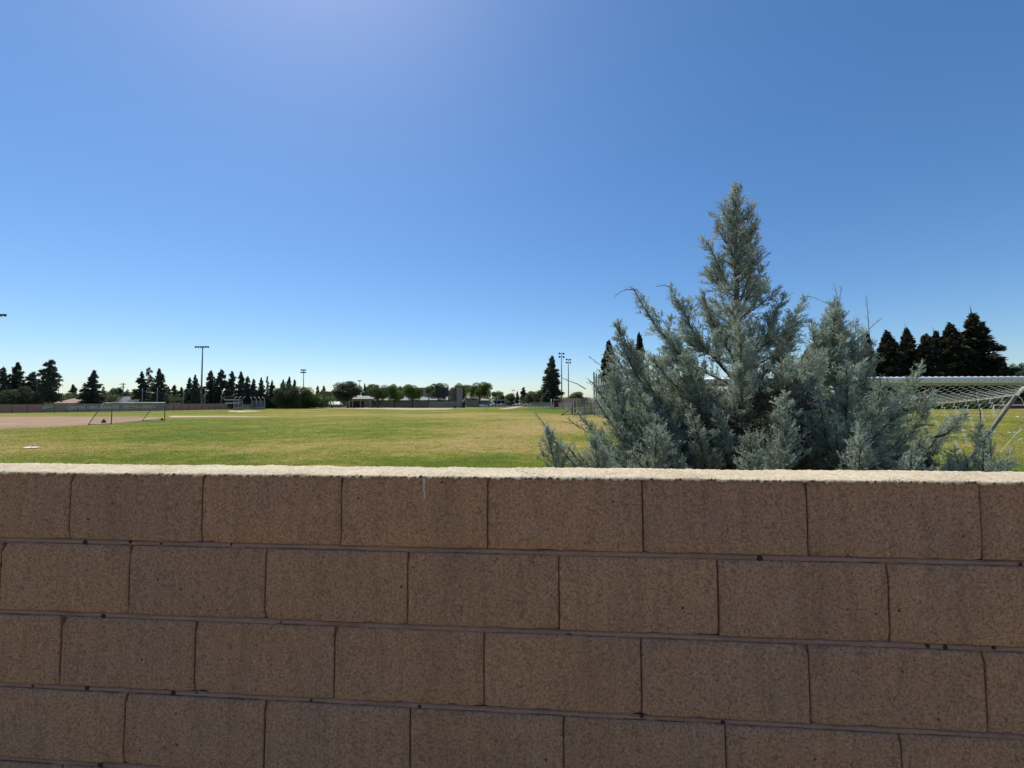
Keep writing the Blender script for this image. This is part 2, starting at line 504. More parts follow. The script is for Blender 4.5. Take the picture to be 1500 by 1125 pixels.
def tri_mesh(name, verts, tone, m):
    """verts: (N,3,3) array of loose triangles, tone: (N,) per-leaf value"""
    n = len(verts)
    me = bpy.data.meshes.new(name)
    me.vertices.add(n * 3)
    me.vertices.foreach_set('co', np.ascontiguousarray(verts, dtype=np.float32).ravel())
    me.loops.add(n * 3)
    me.loops.foreach_set('vertex_index', np.arange(n * 3, dtype=np.int32))
    me.polygons.add(n)
    me.polygons.foreach_set('loop_start', np.arange(0, n * 3, 3, dtype=np.int32))
    me.polygons.foreach_set('loop_total', np.full(n, 3, dtype=np.int32))
    a = me.attributes.new('tone', 'FLOAT', 'POINT')
    a.data.foreach_set('value', np.repeat(tone.astype(np.float32), 3))
    me.materials.append(m)
    me.update(calc_edges=True)
    return me

def unit(v):
    return v / np.maximum(np.linalg.norm(v, axis=-1, keepdims=True), 1e-9)

def rand_dirs(n):
    return unit(rng.normal(size=(n, 3)))

def leaf_tris(base, direc, length, width):
    """long thin leaves growing from base along direc"""
    n = len(base)
    side = unit(np.cross(direc, rand_dirs(n)))
    w = (np.asarray(width) * 0.5).reshape(-1, 1) if np.ndim(width) else width * 0.5
    L = np.asarray(length).reshape(-1, 1) if np.ndim(length) else length
    out = np.empty((n, 3, 3))
    out[:, 0] = base - side * w
    out[:, 1] = base + side * w
    out[:, 2] = base + direc * L
    return out

# ------------------------------------------------------------ the ground
gm = MB()
gm.quad((-1800, -1800, 0), (1800, -1800, 0), (1800, 1800, 0), (-1800, 1800, 0))
g_o = gm.build('ground', M['turf'])
tag(g_o, 'flat mown playing field of green and straw coloured turf', kind='structure')

def patch(name, pts, z, m, label):
    """irregular outline on the ground, its edge broken up a little"""
    ring = []
    n = len(pts)
    for i in range(n):
        a, b = Vector(pts[i][:2]), Vector(pts[(i + 1) % n][:2])
        k = max(2, int((b - a).length / 1.2)); k = min(k, 60)
        for j in range(k):
            p = a.lerp(b, j / k)
            q = mn.noise(Vector((p.x * 0.35, p.y * 0.35, z * 50))) * 0.35
            ring.append((p.x + q, p.y + q * 0.7, z))
    o = MB().poly(ring).build(name, m)
    return tag(o, label, kind='structure')

patch('infield', [G(-260, 634), G(-60, 631), G(60, 626.5), G(150, 621), G(205, 616.5), G(244, 611.8), G(215, 610.5), G(90, 610), G(-60, 611), G(-260, 615)],
      0.004, M['dirt'], 'tan baseball infield dirt behind the far goal')
patch('worn_strip', [G(248, 611.5), G(330, 610.7), G(420, 611.2), G(330, 609.2), G(250, 609.2)], 0.008, M['pale_dirt'], 'pale worn strip in the turf right of the far goal')
patch('dirt_strip', [G(335, 603.2), G(352, 604), G(385, 602.3), G(352, 601.3), G(335, 601.6)], 0.008, M['pale_dirt'], 'pale dirt patch in front of the curved backstop')
patch('path', [G(560, 599.2), G(600, 600.2), G(655, 599.8), G(668, 598.2), G(560, 597.6), G(455, 597.0), G(440, 597.6)], 0.008, M['pale_dirt'], 'pale dirt strip along the school buildings')
patch('footpath', [G(738, 599.5), G(752, 598.2), G(766, 595.3), G(757, 595.2), G(742, 597.6), G(728, 599.6)], 0.012, M['pale_dirt'], 'worn tan footpath leading up to the parked cars')
patch('parking_lot', [G(676, 596.4), G(757, 595.7), G(790, 595.2), G(790, 592.9), G(676, 593.1)], 0.004, M['asphalt'], 'asphalt parking lot at the far end of the field')
patch('running_track', [Vector((112, 93, 0)), Vector((320, 90, 0)), Vector((320, 102, 0)), Vector((112, 104, 0))], 0.004, M['track'], 'red brown running track beyond the near goal')
patch('bounce_ground', [Vector((-40, 0.95, 0)), Vector((40, -5, 0)), Vector((40, -40, 0)), Vector((-40, -40, 0))][::-1], 0.004, M['yard'], 'unseen tan ground added to bounce warm light onto the block wall')  # added ground out of view, warms the block faces by bounce

# turf blades standing near the wall
def make_blades():
    n = 260000
    u = rng.random(n)
    d0, d1 = 7.5, 70.0
    D = 1.0 / (1 / d0 + u * (1 / d1 - 1 / d0))
    th = rng.uniform(-1.35, 1.35, n)
    base = np.stack([D * th, D, np.zeros(n)], 1)
    base[:, 0] += rng.normal(size=n) * 0.05
    direc = unit(np.stack([rng.normal(size=n) * 0.5, rng.normal(size=n) * 0.5, np.full(n, 1.0)], 1))
    k = np.clip(D / 13, 0.8, 3.0)
    L = rng.uniform(0.018, 0.045, n) * (0.75 + 0.25 * k)
    w = rng.uniform(0.008, 0.016, n) * k
    # keep the clay clear
    ok = ~((base[:, 0] < -38) & (base[:, 1] > 38))
    tr = leaf_tris(base, direc, L, w)[ok]
    me = tri_mesh('turf_blades', tr, rng.random(n)[ok], M['blade'])
    tag(link('grass', me), 'short grass blades standing on the field beyond the wall', 'grass', kind='stuff')
make_blades()

# ------------------------------------------------------------ the block wall
WT = -0.074                                    # the wall runs nearer on the right
WY = 1.105                                     # distance of its face straight ahead
WC = 1 / math.sqrt(1 + WT * WT)
wall_rot = math.atan(WT)
THICK = 0.143
wall = empty('block_wall', (0, WY, 0), wall_rot, 'tan concrete block wall with a sunlit cement cap across the foreground', 'wall')
# wall space: x along the wall (s), y through it (0 = near face), z up
BED = [1.8195, CAM_H - 0.3975, CAM_H - 0.6020, CAM_H - 0.8065, CAM_H - 1.0115]
while BED[-1] - 0.2035 > 0.05:
    BED.append(BED[-1] - 0.2035)
BED.append(-0.02)
JNT = [[-1.287, -.879, -.472, -.067, .3405, .7495, 1.1565],
       [-1.497, -1.094, -.687, -.284, .1215, .5270, .9345],
       [-1.296, -.889, -.486, -.077, .3305, .7405, 1.1475],
       [-1.092, -.680, -.2745, .1305, .5355, .9490],
       ]
def joints(row):
    if row < len(JNT): js = list(JNT[row])
    else: js = [JNT[1 if row % 2 else 0][2] + (0.004 * (row % 3))]
    while js[0] > -5.0: js.insert(0, js[0] - 0.4068)
    while js[-1] < 5.0: js.append(js[-1] + 0.4068)
    return js

def block_mesh(seed, w, h):
    """block with worn edges: a front face grid whose border is rounded and nibbled"""
    r = random.Random(seed)
    nx, nz = 26, 14
    xs = [0, 0.0022, 0.005] + [0.005 + (w - 0.010) * i / (nx - 6) for i in range(1, nx - 6)] + [w - 0.005, w - 0.0022, w]
    zs = [0, 0.0022, 0.005] + [0.005 + (h - 0.010) * i / (nz - 6) for i in range(1, nz - 6)] + [h - 0.005, h - 0.0022, h]
    V = []; Fc = []
    chips = [(r.choice((0, w)) if r.random() < .5 else r.uniform(0, w), r.choice((0, h)), r.choice((.006, .009, .013, .019))) for _ in range(9)]
    for z in zs:
        for x in xs:
            e = min(x, w - x, z, h - z)
            y = 0.0
            if e < 0.0049: y = 0.0032 * (1 - e / 0.005) ** 1.6
            y += 0.0007 * mn.noise(Vector((x * 30 + seed * 7, z * 30, seed)))
            jx = jz = 0.0
            for cx, cz, cr in chips:
                dd = math.hypot(x - cx, (z - cz))
                if dd < cr: y += 0.0055 * (1 - dd / cr) ** 0.8
            if e < 0.003:
                q = mn.noise(Vector((x * 90, z * 90, seed * 3.1))) * 0.0012
                if min(z, h - z) < 0.003: jz = q
                if min(x, w - x) < 0.003: jx = q
            V.append((x + jx, y, z + jz))
    nxs, nzs = len(xs), len(zs)
    for j in range(nzs - 1):
        for i in range(nxs - 1):
            a = j * nxs + i
            Fc.append((a, a + 1, a + nxs + 1, a + nxs))
    k = len(V)
    T = THICK
    V += [(0, T, 0), (w, T, 0), (w, T, h), (0, T, h)]
    bot = [i for i in range(nxs)]; top = [(nzs - 1) * nxs + i for i in range(nxs)]
    lef = [j * nxs for j in range(nzs)]; rig = [j * nxs + nxs - 1 for j in range(nzs)]
    Fc.append(tuple(bot[::-1] + [k, k + 1])); Fc.append(tuple(top + [k + 2, k + 3]))
    Fc.append(tuple(lef + [k + 3, k])); Fc.append(tuple(rig[::-1] + [k + 1, k + 2]))
    Fc.append((k + 1, k, k + 3, k + 2))
    me = bpy.data.meshes.new('block')
    me.from_pydata(V, [], Fc)
    me.materials.append(M['block'])
    me.polygons.foreach_set('use_smooth', [True] * ((nxs - 1) * (nzs - 1)) + [False] * 5)
    me.update()
    return me

BW, BH = 0.4030, 0.1895
variants = [block_mesh(s, BW, BH) for s in range(9)]
rb = random.Random(5)
for row in range(len(BED) - 1):
    js = joints(row)
    zt, zb = BED[row], BED[row + 1]
    for i in range(len(js) - 1):
        s0, s1 = js[i], js[i + 1]
        o = bpy.data.objects.new('block', variants[rb.randrange(9)])
        C.objects.link(o)
        o.parent = wall
        gap = rb.choice((0.0025, 0.0032, 0.004))
        bedh = 0.0135
        top_gap = 0.002 if row == 0 else bedh / 2
        o.location = (s0 + gap / 2, rb.uniform(-0.0012, 0.0012), zb + bedh / 2)
        o.scale = ((s1 - s0 - gap) / BW, 1, (zt - zb - bedh / 2 - top_gap) / BH)
        o.rotation_euler = (0, 0, rb.uniform(-0.0025, 0.0025))

# mortar: beds slightly behind the faces, deep dark head joints
mm = MB()
for row in range(1, len(BED) - 1):
    z = BED[row]
    n = 420
    prof = []
    for i in range(n + 1):
        s = -5.0 + 10.0 * i / n
        w1 = 0.0058 + 0.0016 * mn.noise(Vector((s * 9, z * 7, 1))) + 0.0012 * mn.noise(Vector((s * 60, z * 7, 4)))
        y = 0.0032 + 0.0016 * mn.noise(Vector((s * 5, z * 3, 9))) + 0.0012 * mn.noise(Vector((s * 45, z * 3, 2)))
        zz = z + 0.0012 * mn.noise(Vector((s * 3, z, 7)))
        prof.append((s, y, zz, w1))
    for a, b in zip(prof[:-1], prof[1:]):
        mm.quad((a[0], a[1] + .0030, a[2] - a[3] - .002), (b[0], b[1] + .0030, b[2] - b[3] - .002), (b[0], b[1], b[2] - b[3] + .002), (a[0], a[1], a[2] - a[3] + .002))
        mm.quad((a[0], a[1], a[2] - a[3] + .002), (b[0], b[1], b[2] - b[3] + .002), (b[0], b[1] - .0004, b[2] + b[3] - .002), (a[0], a[1] - .0004, a[2] + a[3] - .002))
        mm.quad((a[0], a[1] - .0004, a[2] + a[3] - .002), (b[0], b[1] - .0004, b[2] + b[3] - .002), (b[0], b[1] + .0030, b[2] + b[3] + .0008), (a[0], a[1] + .0030, a[2] + a[3] + .0008))
me = mm.mesh('mortar_bed', M['mortar'], True)
mo = link('mortar_bed', me, wall, False)
mo['kind'] = 'stuff'
core = MB().box(-5.0, 5.0, 0.013, THICK - 0.006, 0.0, BED[0] - 0.004)
link('mortar_core', core.mesh('mortar_core', M['mortar']), wall, False)
# crumbs of mortar squeezed out of the joints
cm = MB()
rc = random.Random(3)
for row, s, sz in [(1, -1.235, 7), (1, -1.095, 6), (1, -1.0, 4), (1, .63, 8), (1, 1.24, 5), (2, -1.17, 7), (2, 1.02, 6), (2, 1.06, 6), (2, 1.17, 5),
                   (3, -1.21, 7), (3, -.95, 7), (3, -.55, 4), (3, -.25, 5), (3, .33, 5), (4, -1.16, 8), (1, -.79, 4), (3, .53, 5), (2, -.64, 3), (3, -1.38, 4)]:
    z = BED[row] + rc.uniform(-.003, .003)
    r = sz * 0.00075
    k = len(cm.v)
    for j in range(6):
        for i in range(8):
            ph = math.pi * j / 5; t_ = 2 * math.pi * i / 8
            q = r * (1 + 0.35 * rc.random())
            cm.v.append((s + q * math.sin(ph) * math.cos(t_) * 1.2, 0.003 + q * 0.5 * math.sin(ph) * math.sin(t_), z + q * math.cos(ph)))
    for j in range(5):
        for i in range(8):
            cm.f.append((k + j * 8 + i, k + j * 8 + (i + 1) % 8, k + (j + 1) * 8 + (i + 1) % 8, k + (j + 1) * 8 + i))
M['crumb'] = simple('dark_dirt_lump', (0.05, 0.03, 0.026), 0.95, 0.3, 60.0, spec=0.05)
co = link('mortar_crumb', cm.mesh('mortar_crumb', M['crumb'], True), wall, False)
co['kind'] = 'stuff'

# cement cap: rough trowelled wash with a ragged front lip
def cap():
    s0, s1 = -5.0, 5.0
    n = 3400
    ys = [-0.0035, -0.006, -0.0055, 0.001, 0.006, 0.018, 0.034, 0.05, 0.066, 0.082, 0.098, 0.114, 0.13, THICK - 0.006, THICK + 0.002, THICK + 0.003]
    ztop = BED[0] + 0.004
    V = []; Fc = []
    for i in range(n + 1):
        s = s0 + (s1 - s0) * i / n
        big = 0.0022 * mn.noise(Vector((s * 2.2, 0, 0))) + 0.0012 * mn.noise(Vector((s * 9, 3, 0)))
        rag = 0.0034 * mn.noise(Vector((s * 34, 5, 0))) + 0.0046 * mn.noise(Vector((s * 95, 9, 0))) + 0.0030 * mn.noise(Vector((s * 240, 9, 4)))
        rag += 0.0035 * max(0, mn.noise(Vector((s * 13, 1, 8))) - 0.2)
        lip = 0.0025 * mn.noise(Vector((s * 25, 7, 2))) + 0.002 * mn.noise(Vector((s * 90, 7, 5)))
        for k, y in enumerate(ys):
            if k == 0: z = ztop - 0.0080 - rag * 1.5; yy = -0.0008 + lip * 0.2
            elif k == 1: z = ztop - 0.0070 - rag * 1.5; yy = -0.0052 + lip * 0.6
            elif k == 2: z = ztop - 0.0036 - rag * 0.8; yy = -0.0028 + lip * 0.5
            elif k >= len(ys) - 1: z = ztop - 0.016; yy = y
            else:
                yy = y
                ed = max(0, 1 - (y) / 0.02) * 0.0018
                z = ztop - ed + big + 0.0016 * mn.noise(Vector((s * 120, y * 120, 8))) + 0.0012 * mn.noise(Vector((s * 55, y * 55, 3))) + 0.0022 * mn.noise(Vector((s * 14, y * 14, 6)))
                # a flake that has broken out of the cap, and a hairline
                q = math.hypot((s + 0.265) / 0.022, (y - 0.028) / 0.010)
                if q < 1: z -= 0.006 * (1 - q * q)
                dl = abs((s + 0.265) * 0.5 + 0.0 - (y - 0.03) * 0.35 + 0.004 * mn.noise(Vector((s * 80, 0, 0))))
                if dl < 0.004 and -0.30 < s < -0.19 and y < 0.12: z -= 0.004 * (1 - dl / 0.004)
                if k >= len(ys) - 2: z -= 0.003
            V.append((s, yy, z))
    m_ = len(ys)
    for i in range(n):
        for k in range(m_ - 1):
            a = i * m_ + k
            Fc.append((a, a + m_, a + m_ + 1, a + 1))
    me = bpy.data.meshes.new('cement_cap')
    me.from_pydata(V, [], Fc)
    me.materials.append(M['cap'])
    me.polygons.foreach_set('use_smooth', [True] * len(me.polygons))
    me.update()
    link('cement_cap', me, wall, False)['label'] = 'rough cream cement wash along the top of the wall'
cap()
# white dribble below the cap
dm = MB()
sx = (620 - 750) / 600 * 1.105 * 1.006
prev = None
for i in range(12):
    z = BED[0] - 0.004 - i * 0.0052
    w = (0.0040, 0.0042, 0.0038, 0.0033, 0.0030, 0.0030, 0.0028, 0.0027, 0.0026, 0.0028, 0.0026, 0.0012)[i]
    x = sx + 0.0009 * math.sin(i * 0.9) + i * 0.00022
    cur = [(x - w, -0.0016, z), (x, -0.0034, z), (x + w, -0.0016, z)]
    if prev:
        dm.quad(prev[0], cur[0], cur[1], prev[1]); dm.quad(prev[1], cur[1], cur[2], prev[2])
    prev = cur
link('paint_drip', dm.mesh('paint_drip', M['stain'], True), wall, False)['label'] = 'thin white dribble running down the top block'

# ------------------------------------------------------------ Arizona cypresses
class Wood:
    pass

def curve_pts(a, b, bow, n=7):
    a = Vector(a); b = Vector(b)
    return [a.lerp(b, i / (n - 1)) + Vector(bow) * math.sin(math.pi * i / (n - 1)) for i in range(n)]

def limb_curve(start, tip, lift, n=9):
    """leaves the stem outwards, then turns up towards its tip"""
    s = Vector(start); e = Vector(tip)
    h = Vector((e.x - s.x, e.y - s.y, 0))
    c = s + h * 0.55 + Vector((0, 0, (e.z - s.z) * (0.30 - lift)))
    out = []
    for i in range(n):
        t_ = i / (n - 1)
        p = s * (1 - t_) ** 2 + c * 2 * t_ * (1 - t_) + e * t_ ** 2
        p += Vector((mn.noise(p * 3.1), mn.noise(p * 3.1 + Vector((9, 0, 0))), mn.noise(p * 3.1 + Vector((0, 9, 0))))) * 0.035 * math.sin(math.pi * t_)
        out.append(p)
    return out

def foliage_on(path, t0, side, per_m, leaf_w, acc, accd, dens=1.0, tipbare=0.0, twig_n=8, up=0.35):
    """sprays of fine twigs round a limb. path: list of points; side: longest side spray (m)"""
    pts = np.array([tuple(p) for p in path])
    seg = np.linalg.norm(np.diff(pts, axis=0), axis=1)
    cum = np.concatenate([[0], np.cumsum(seg)])
    L = cum[-1]
    nb = max(4, int(per_m * 1.9 * L * (1 - t0)))
    t = t0 + (1 - t0) * (np.arange(nb) + rng.random(nb)) / nb
    t = np.clip(t, 0, 0.999)
    d = t * L
    i = np.clip(np.searchsorted(cum, d) - 1, 0, len(seg) - 1)
    f = ((d - cum[i]) / seg[i])[:, None]
    base = pts[i] * (1 - f) + pts[i + 1] * f
    ax = unit(pts[i + 1] - pts[i])
    rad = unit(np.cross(ax, rand_dirs(nb)))
    ang = rng.uniform(0.55, 1.05, nb)[:, None]
    bd = unit(ax * np.cos(ang) + rad * np.sin(ang) + np.array([0, 0, up]) * rng.random((nb, 1)))
    prof = np.sin(np.clip((t - t0) / (1 - t0) * 0.80 + 0.24, 0, 1) * np.pi) ** 0.75
    bl = side * prof * rng.uniform(0.40, 1.15, nb) + 0.025
    # twigs along each branchlet
    cnt = np.maximum(3, (bl * 115 * dens).astype(int))
    idx = np.repeat(np.arange(nb), cnt)
    nt = len(idx)
    q = rng.random(nt) ** 0.8
    tb = base[idx] + bd[idx] * (bl[idx] * q)[:, None] + rng.normal(size=(nt, 3)) * 0.004
    td = unit(bd[idx] * 0.8 + ax[idx] * 0.35 + rand_dirs(nt) * 0.85 + np.array([0, 0, 0.2]))
    tl = rng.uniform(0.030, 0.078, nt) * (1.1 - 0.5 * q)
    tone_b = rng.normal(0.48, 0.22, nb)
    # scaly leaflets along each twig
    j = np.repeat(np.arange(nt), twig_n)
    nl = len(j)
    r = np.tile((np.arange(twig_n) + 0.5) / twig_n, nt) + rng.uniform(-0.05, 0.05, nl)
    lb = tb[j] + td[j] * (tl[j] * r)[:, None]
    ld = unit(td[j] * 0.9 + rand_dirs(nl) * 0.75)
    ll = rng.uniform(0.010, 0.021, nl) * (1.15 - 0.4 * r)
    acc.append((leaf_tris(lb, ld, ll, rng.uniform(leaf_w * 0.6, leaf_w * 1.2, nl)),
                np.clip(tone_b[idx][j] + rng.normal(0, 0.13, nl), 0, 1)))
    # woody axes of branchlets and twigs
    accd.append((leaf_tris(base, bd, bl * 0.95, 0.004), rng.random(nb) * 0.5))
    m_ = rng.random(nt) < 0.35
    accd.append((leaf_tris(tb[m_], td[m_], tl[m_], 0.0018), rng.random(int(m_.sum())) * 0.6))

def bare_shoot(path, r, acc, parent, n_side=9, side=0.07):
    o = MB().tube(path, [r * (1 - 0.8 * i / (len(path) - 1)) for i in range(len(path))], 5).build('shoot', M['cyptwig'], parent)
    pts = [Vector(p) for p in path]
    b = []; d = []; ln = []
    for k in range(n_side):
        t_ = 0.15 + 0.85 * k / n_side
        i = min(int(t_ * (len(pts) - 1)), len(pts) - 2)
        f = t_ * (len(pts) - 1) - i
        p = pts[i].lerp(pts[i + 1], f)
        ax = (pts[i + 1] - pts[i]).normalized()
        a = random.choice((-1, 1)) * random.uniform(0.5, 1.0)
        sd = (ax + Vector((a, random.uniform(-.6, .6), 0.15))).normalized()
        l = side * random.uniform(0.4, 1.1) * (1.15 - t_ * 0.6)
        b.append(tuple(p)); d.append(tuple(sd)); ln.append(l)
        for w in range(9):
            q = (w + 0.7) / 9
            b.append(tuple(p + sd * l * q)); d.append(tuple((sd * 0.9 + Vector((random.uniform(-.8, .8), random.uniform(-.8, .8), random.uniform(-.5, .8)))).normalized())); ln.append(random.uniform(0.008, 0.017))
    acc.append((leaf_tris(np.array(b), np.array(d), np.array(ln), 0.0034), np.full(len(b), 0.35)))
    # a few scales along the shoot itself
    m_ = 40
    tt = rng.random(m_) * (len(pts) - 1.001)
    ii = tt.astype(int); ff = (tt - ii)[:, None]
    A = np.array([tuple(p) for p in pts])
    bb = A[ii] * (1 - ff) + A[ii + 1] * ff
    acc.append((leaf_tris(bb, unit(rand_dirs(m_) + np.array([0, 0, 0.8])), rng.uniform(0.006, 0.014, m_), 0.004), np.full(m_, 0.4)))
    return o
M['cyptwig'] = simple('grey_brown_twig', (0.16, 0.13, 0.11), 0.9, 0.25, 30, spec=0.05)

def cypress(name, label, base, top, env, n_limbs, limbs, D, zlow=0.12, side=0.22, dens=1.0, seed=1, trunk_r=0.05, shoots=(), az_skip=None, plumes=()):
    """env(z) = crown radius at height z; limbs = [(start z, tip Vector, side, lift)]"""
    R = random.Random(seed)
    root = empty(name, (base.x, base.y, 0), 0, label, 'tree')
    tp = []
    for i in range(12):
        t_ = i / 11
        p = base.lerp(top, t_)
        w = 0.03 * math.sin(math.pi * t_)
        tp.append(p + Vector((w * mn.noise(Vector((t_ * 4, seed, 0))), w * mn.noise(Vector((t_ * 4, seed, 5))), 0)))
    MB().tube(tp, [trunk_r * (1 - t_ / 11) ** 0.9 + 0.004 for t_ in range(12)], 10).build('trunk', M['grey_bark'], root, True)
    H = top.z
    acc, accd = [], []
    def on_trunk(z):
        t_ = max(0, min(0.999, z / H)) * 11
        i = int(t_)
        return tp[i].lerp(tp[i + 1], t_ - i)
    # leader foliage
    foliage_on([on_trunk(H * (0.78 + 0.22 * i / 5)) for i in range(6)], 0.0, side * 0.55, 95, 0.0064, acc, accd, dens, up=0.6)
    az_ = R.random() * 6
    for k in range(n_limbs):
        u = (k + R.random() * 0.8) / n_limbs
        z0 = zlow + (H * 0.97 - zlow) * u
        az_ += 2.4 + R.uniform(-0.4, 0.4)
        rise = R.uniform(0.55, 0.85)
        rr = env(z0 + 0.3) * R.uniform(0.72, 1.08)
        if rr < 0.05: continue
        st = on_trunk(z0)
        tip = st + Vector((math.cos(az_) * rr, math.sin(az_) * rr, rr * rise * R.uniform(.7, 1.2)))
        if az_skip and az_skip(tip): continue
        path = limb_curve(st, tip, 0.05)
        r0 = 0.006 + rr * 0.013
        MB().tube(path, [r0 * (1 - 0.85 * i / 8) for i in range(9)], 5).build('limb', M['grey_bark'], root, True)
        foliage_on(path, 0.18 if rr > 0.4 else 0.02, min(side, 0.06 + rr * 0.42), 24, 0.0064, acc, accd, dens)
        # secondary limbs
        for q in range(int(rr * 4.5)):
            t_ = R.uniform(0.35, 0.85); i = int(t_ * 8); p = path[i]
            ax = (path[min(8, i + 1)] - path[i]).normalized()
            sd = (ax + Vector((R.uniform(-1, 1), R.uniform(-1, 1), R.uniform(-.1, .9))) * 0.9).normalized()
            e = p + sd * rr * R.uniform(0.28, 0.5)
            if az_skip and az_skip(e): continue
            pp = limb_curve(p, e, 0.0, 5)
            foliage_on(pp, 0.1, side * 0.62, 27, 0.0064, acc, accd, dens)
    for k in range(int(n_limbs * 0.7)):
        z0 = 0.4 + (H * 0.5 - 0.4) * (k + R.random()) / (n_limbs * 0.7)
        a_ = R.random() * 6.28; rr = env(z0) * R.uniform(0.25, 0.6)
        st = on_trunk(z0); e = st + Vector((math.cos(a_) * rr, math.sin(a_) * rr, rr * 0.35))
        if not (az_skip and az_skip(e)):
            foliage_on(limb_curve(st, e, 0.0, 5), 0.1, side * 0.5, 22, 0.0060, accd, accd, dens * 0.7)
    # dry thicket, added in darkened colours to deepen the shade inside the crown
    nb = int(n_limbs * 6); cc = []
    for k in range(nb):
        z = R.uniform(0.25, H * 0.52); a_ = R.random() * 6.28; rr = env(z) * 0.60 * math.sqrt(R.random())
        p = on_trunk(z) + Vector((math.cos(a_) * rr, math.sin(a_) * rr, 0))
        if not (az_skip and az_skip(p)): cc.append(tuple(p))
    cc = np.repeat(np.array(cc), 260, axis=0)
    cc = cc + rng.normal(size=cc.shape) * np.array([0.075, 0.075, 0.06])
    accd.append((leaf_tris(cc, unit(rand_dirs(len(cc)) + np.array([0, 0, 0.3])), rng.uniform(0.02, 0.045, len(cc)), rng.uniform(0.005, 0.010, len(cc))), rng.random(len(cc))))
    for (z0, tip, sd_, lift, sub) in limbs:
        st = on_trunk(z0)
        path = limb_curve(st, tip, lift, 12)
        ln = (tip - st).length
        MB().tube(path, [(0.008 + ln * 0.010) * (1 - 0.88 * i / 11) for i in range(12)], 6).build('limb', M['grey_bark'], root, True)
        foliage_on(path, 0.16, sd_ * 1.25, 42, 0.0064, acc, accd, dens, up=0.45)
        for q in range(sub):
            t_ = R.uniform(0.30, 0.88); i = int(t_ * 11); p = path[i]
            ax = (path[min(11, i + 1)] - path[i]).normalized()
            sd = (ax + Vector((R.uniform(-1, 1), R.uniform(-1, 1), R.uniform(0, .9))) * 0.75).normalized()
            e = p + sd * R.uniform(0.16, 0.34) * (1.1 - t_ * 0.6)
            foliage_on(limb_curve(p, e, 0.0, 5), 0.1, sd_ * 0.62, 30, 0.0064, acc, accd, dens)
    for (a_, b_, sd_) in plumes:
        pp = limb_curve(a_, b_, 0.15, 7)
        MB().tube(pp, [0.012 * (1 - 0.12 * i) for i in range(7)], 5).build('limb', M['grey_bark'], root, True)
        foliage_on(pp, 0.0, sd_, 62, 0.0064, acc, accd, dens, up=0.5)
    for (pth, r, ns, sl) in shoots:
        bare_shoot(pth, r, acc, root, ns, sl)
    V = np.concatenate([a[0] for a in acc]); T = np.concatenate([a[1] for a in acc])
    o = link('foliage', tri_mesh('foliage', V, T, M['cyp']), root)
    o['kind'] = 'stuff'
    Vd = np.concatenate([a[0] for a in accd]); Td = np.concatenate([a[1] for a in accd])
    o = link('twigs', tri_mesh('twigs', Vd, Td, M['dead_shade']), root)
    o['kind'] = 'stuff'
    print(name, len(T), len(Td))
    return root

def table(rows):
    def f(z):
        if z <= rows[0][0]: return rows[0][1]
        for (a, b), (c, d) in zip(rows[:-1], rows[1:]):
            if z <= c: return b + (d - b) * (z - a) / (c - a)
        return rows[-1][1]
    return f

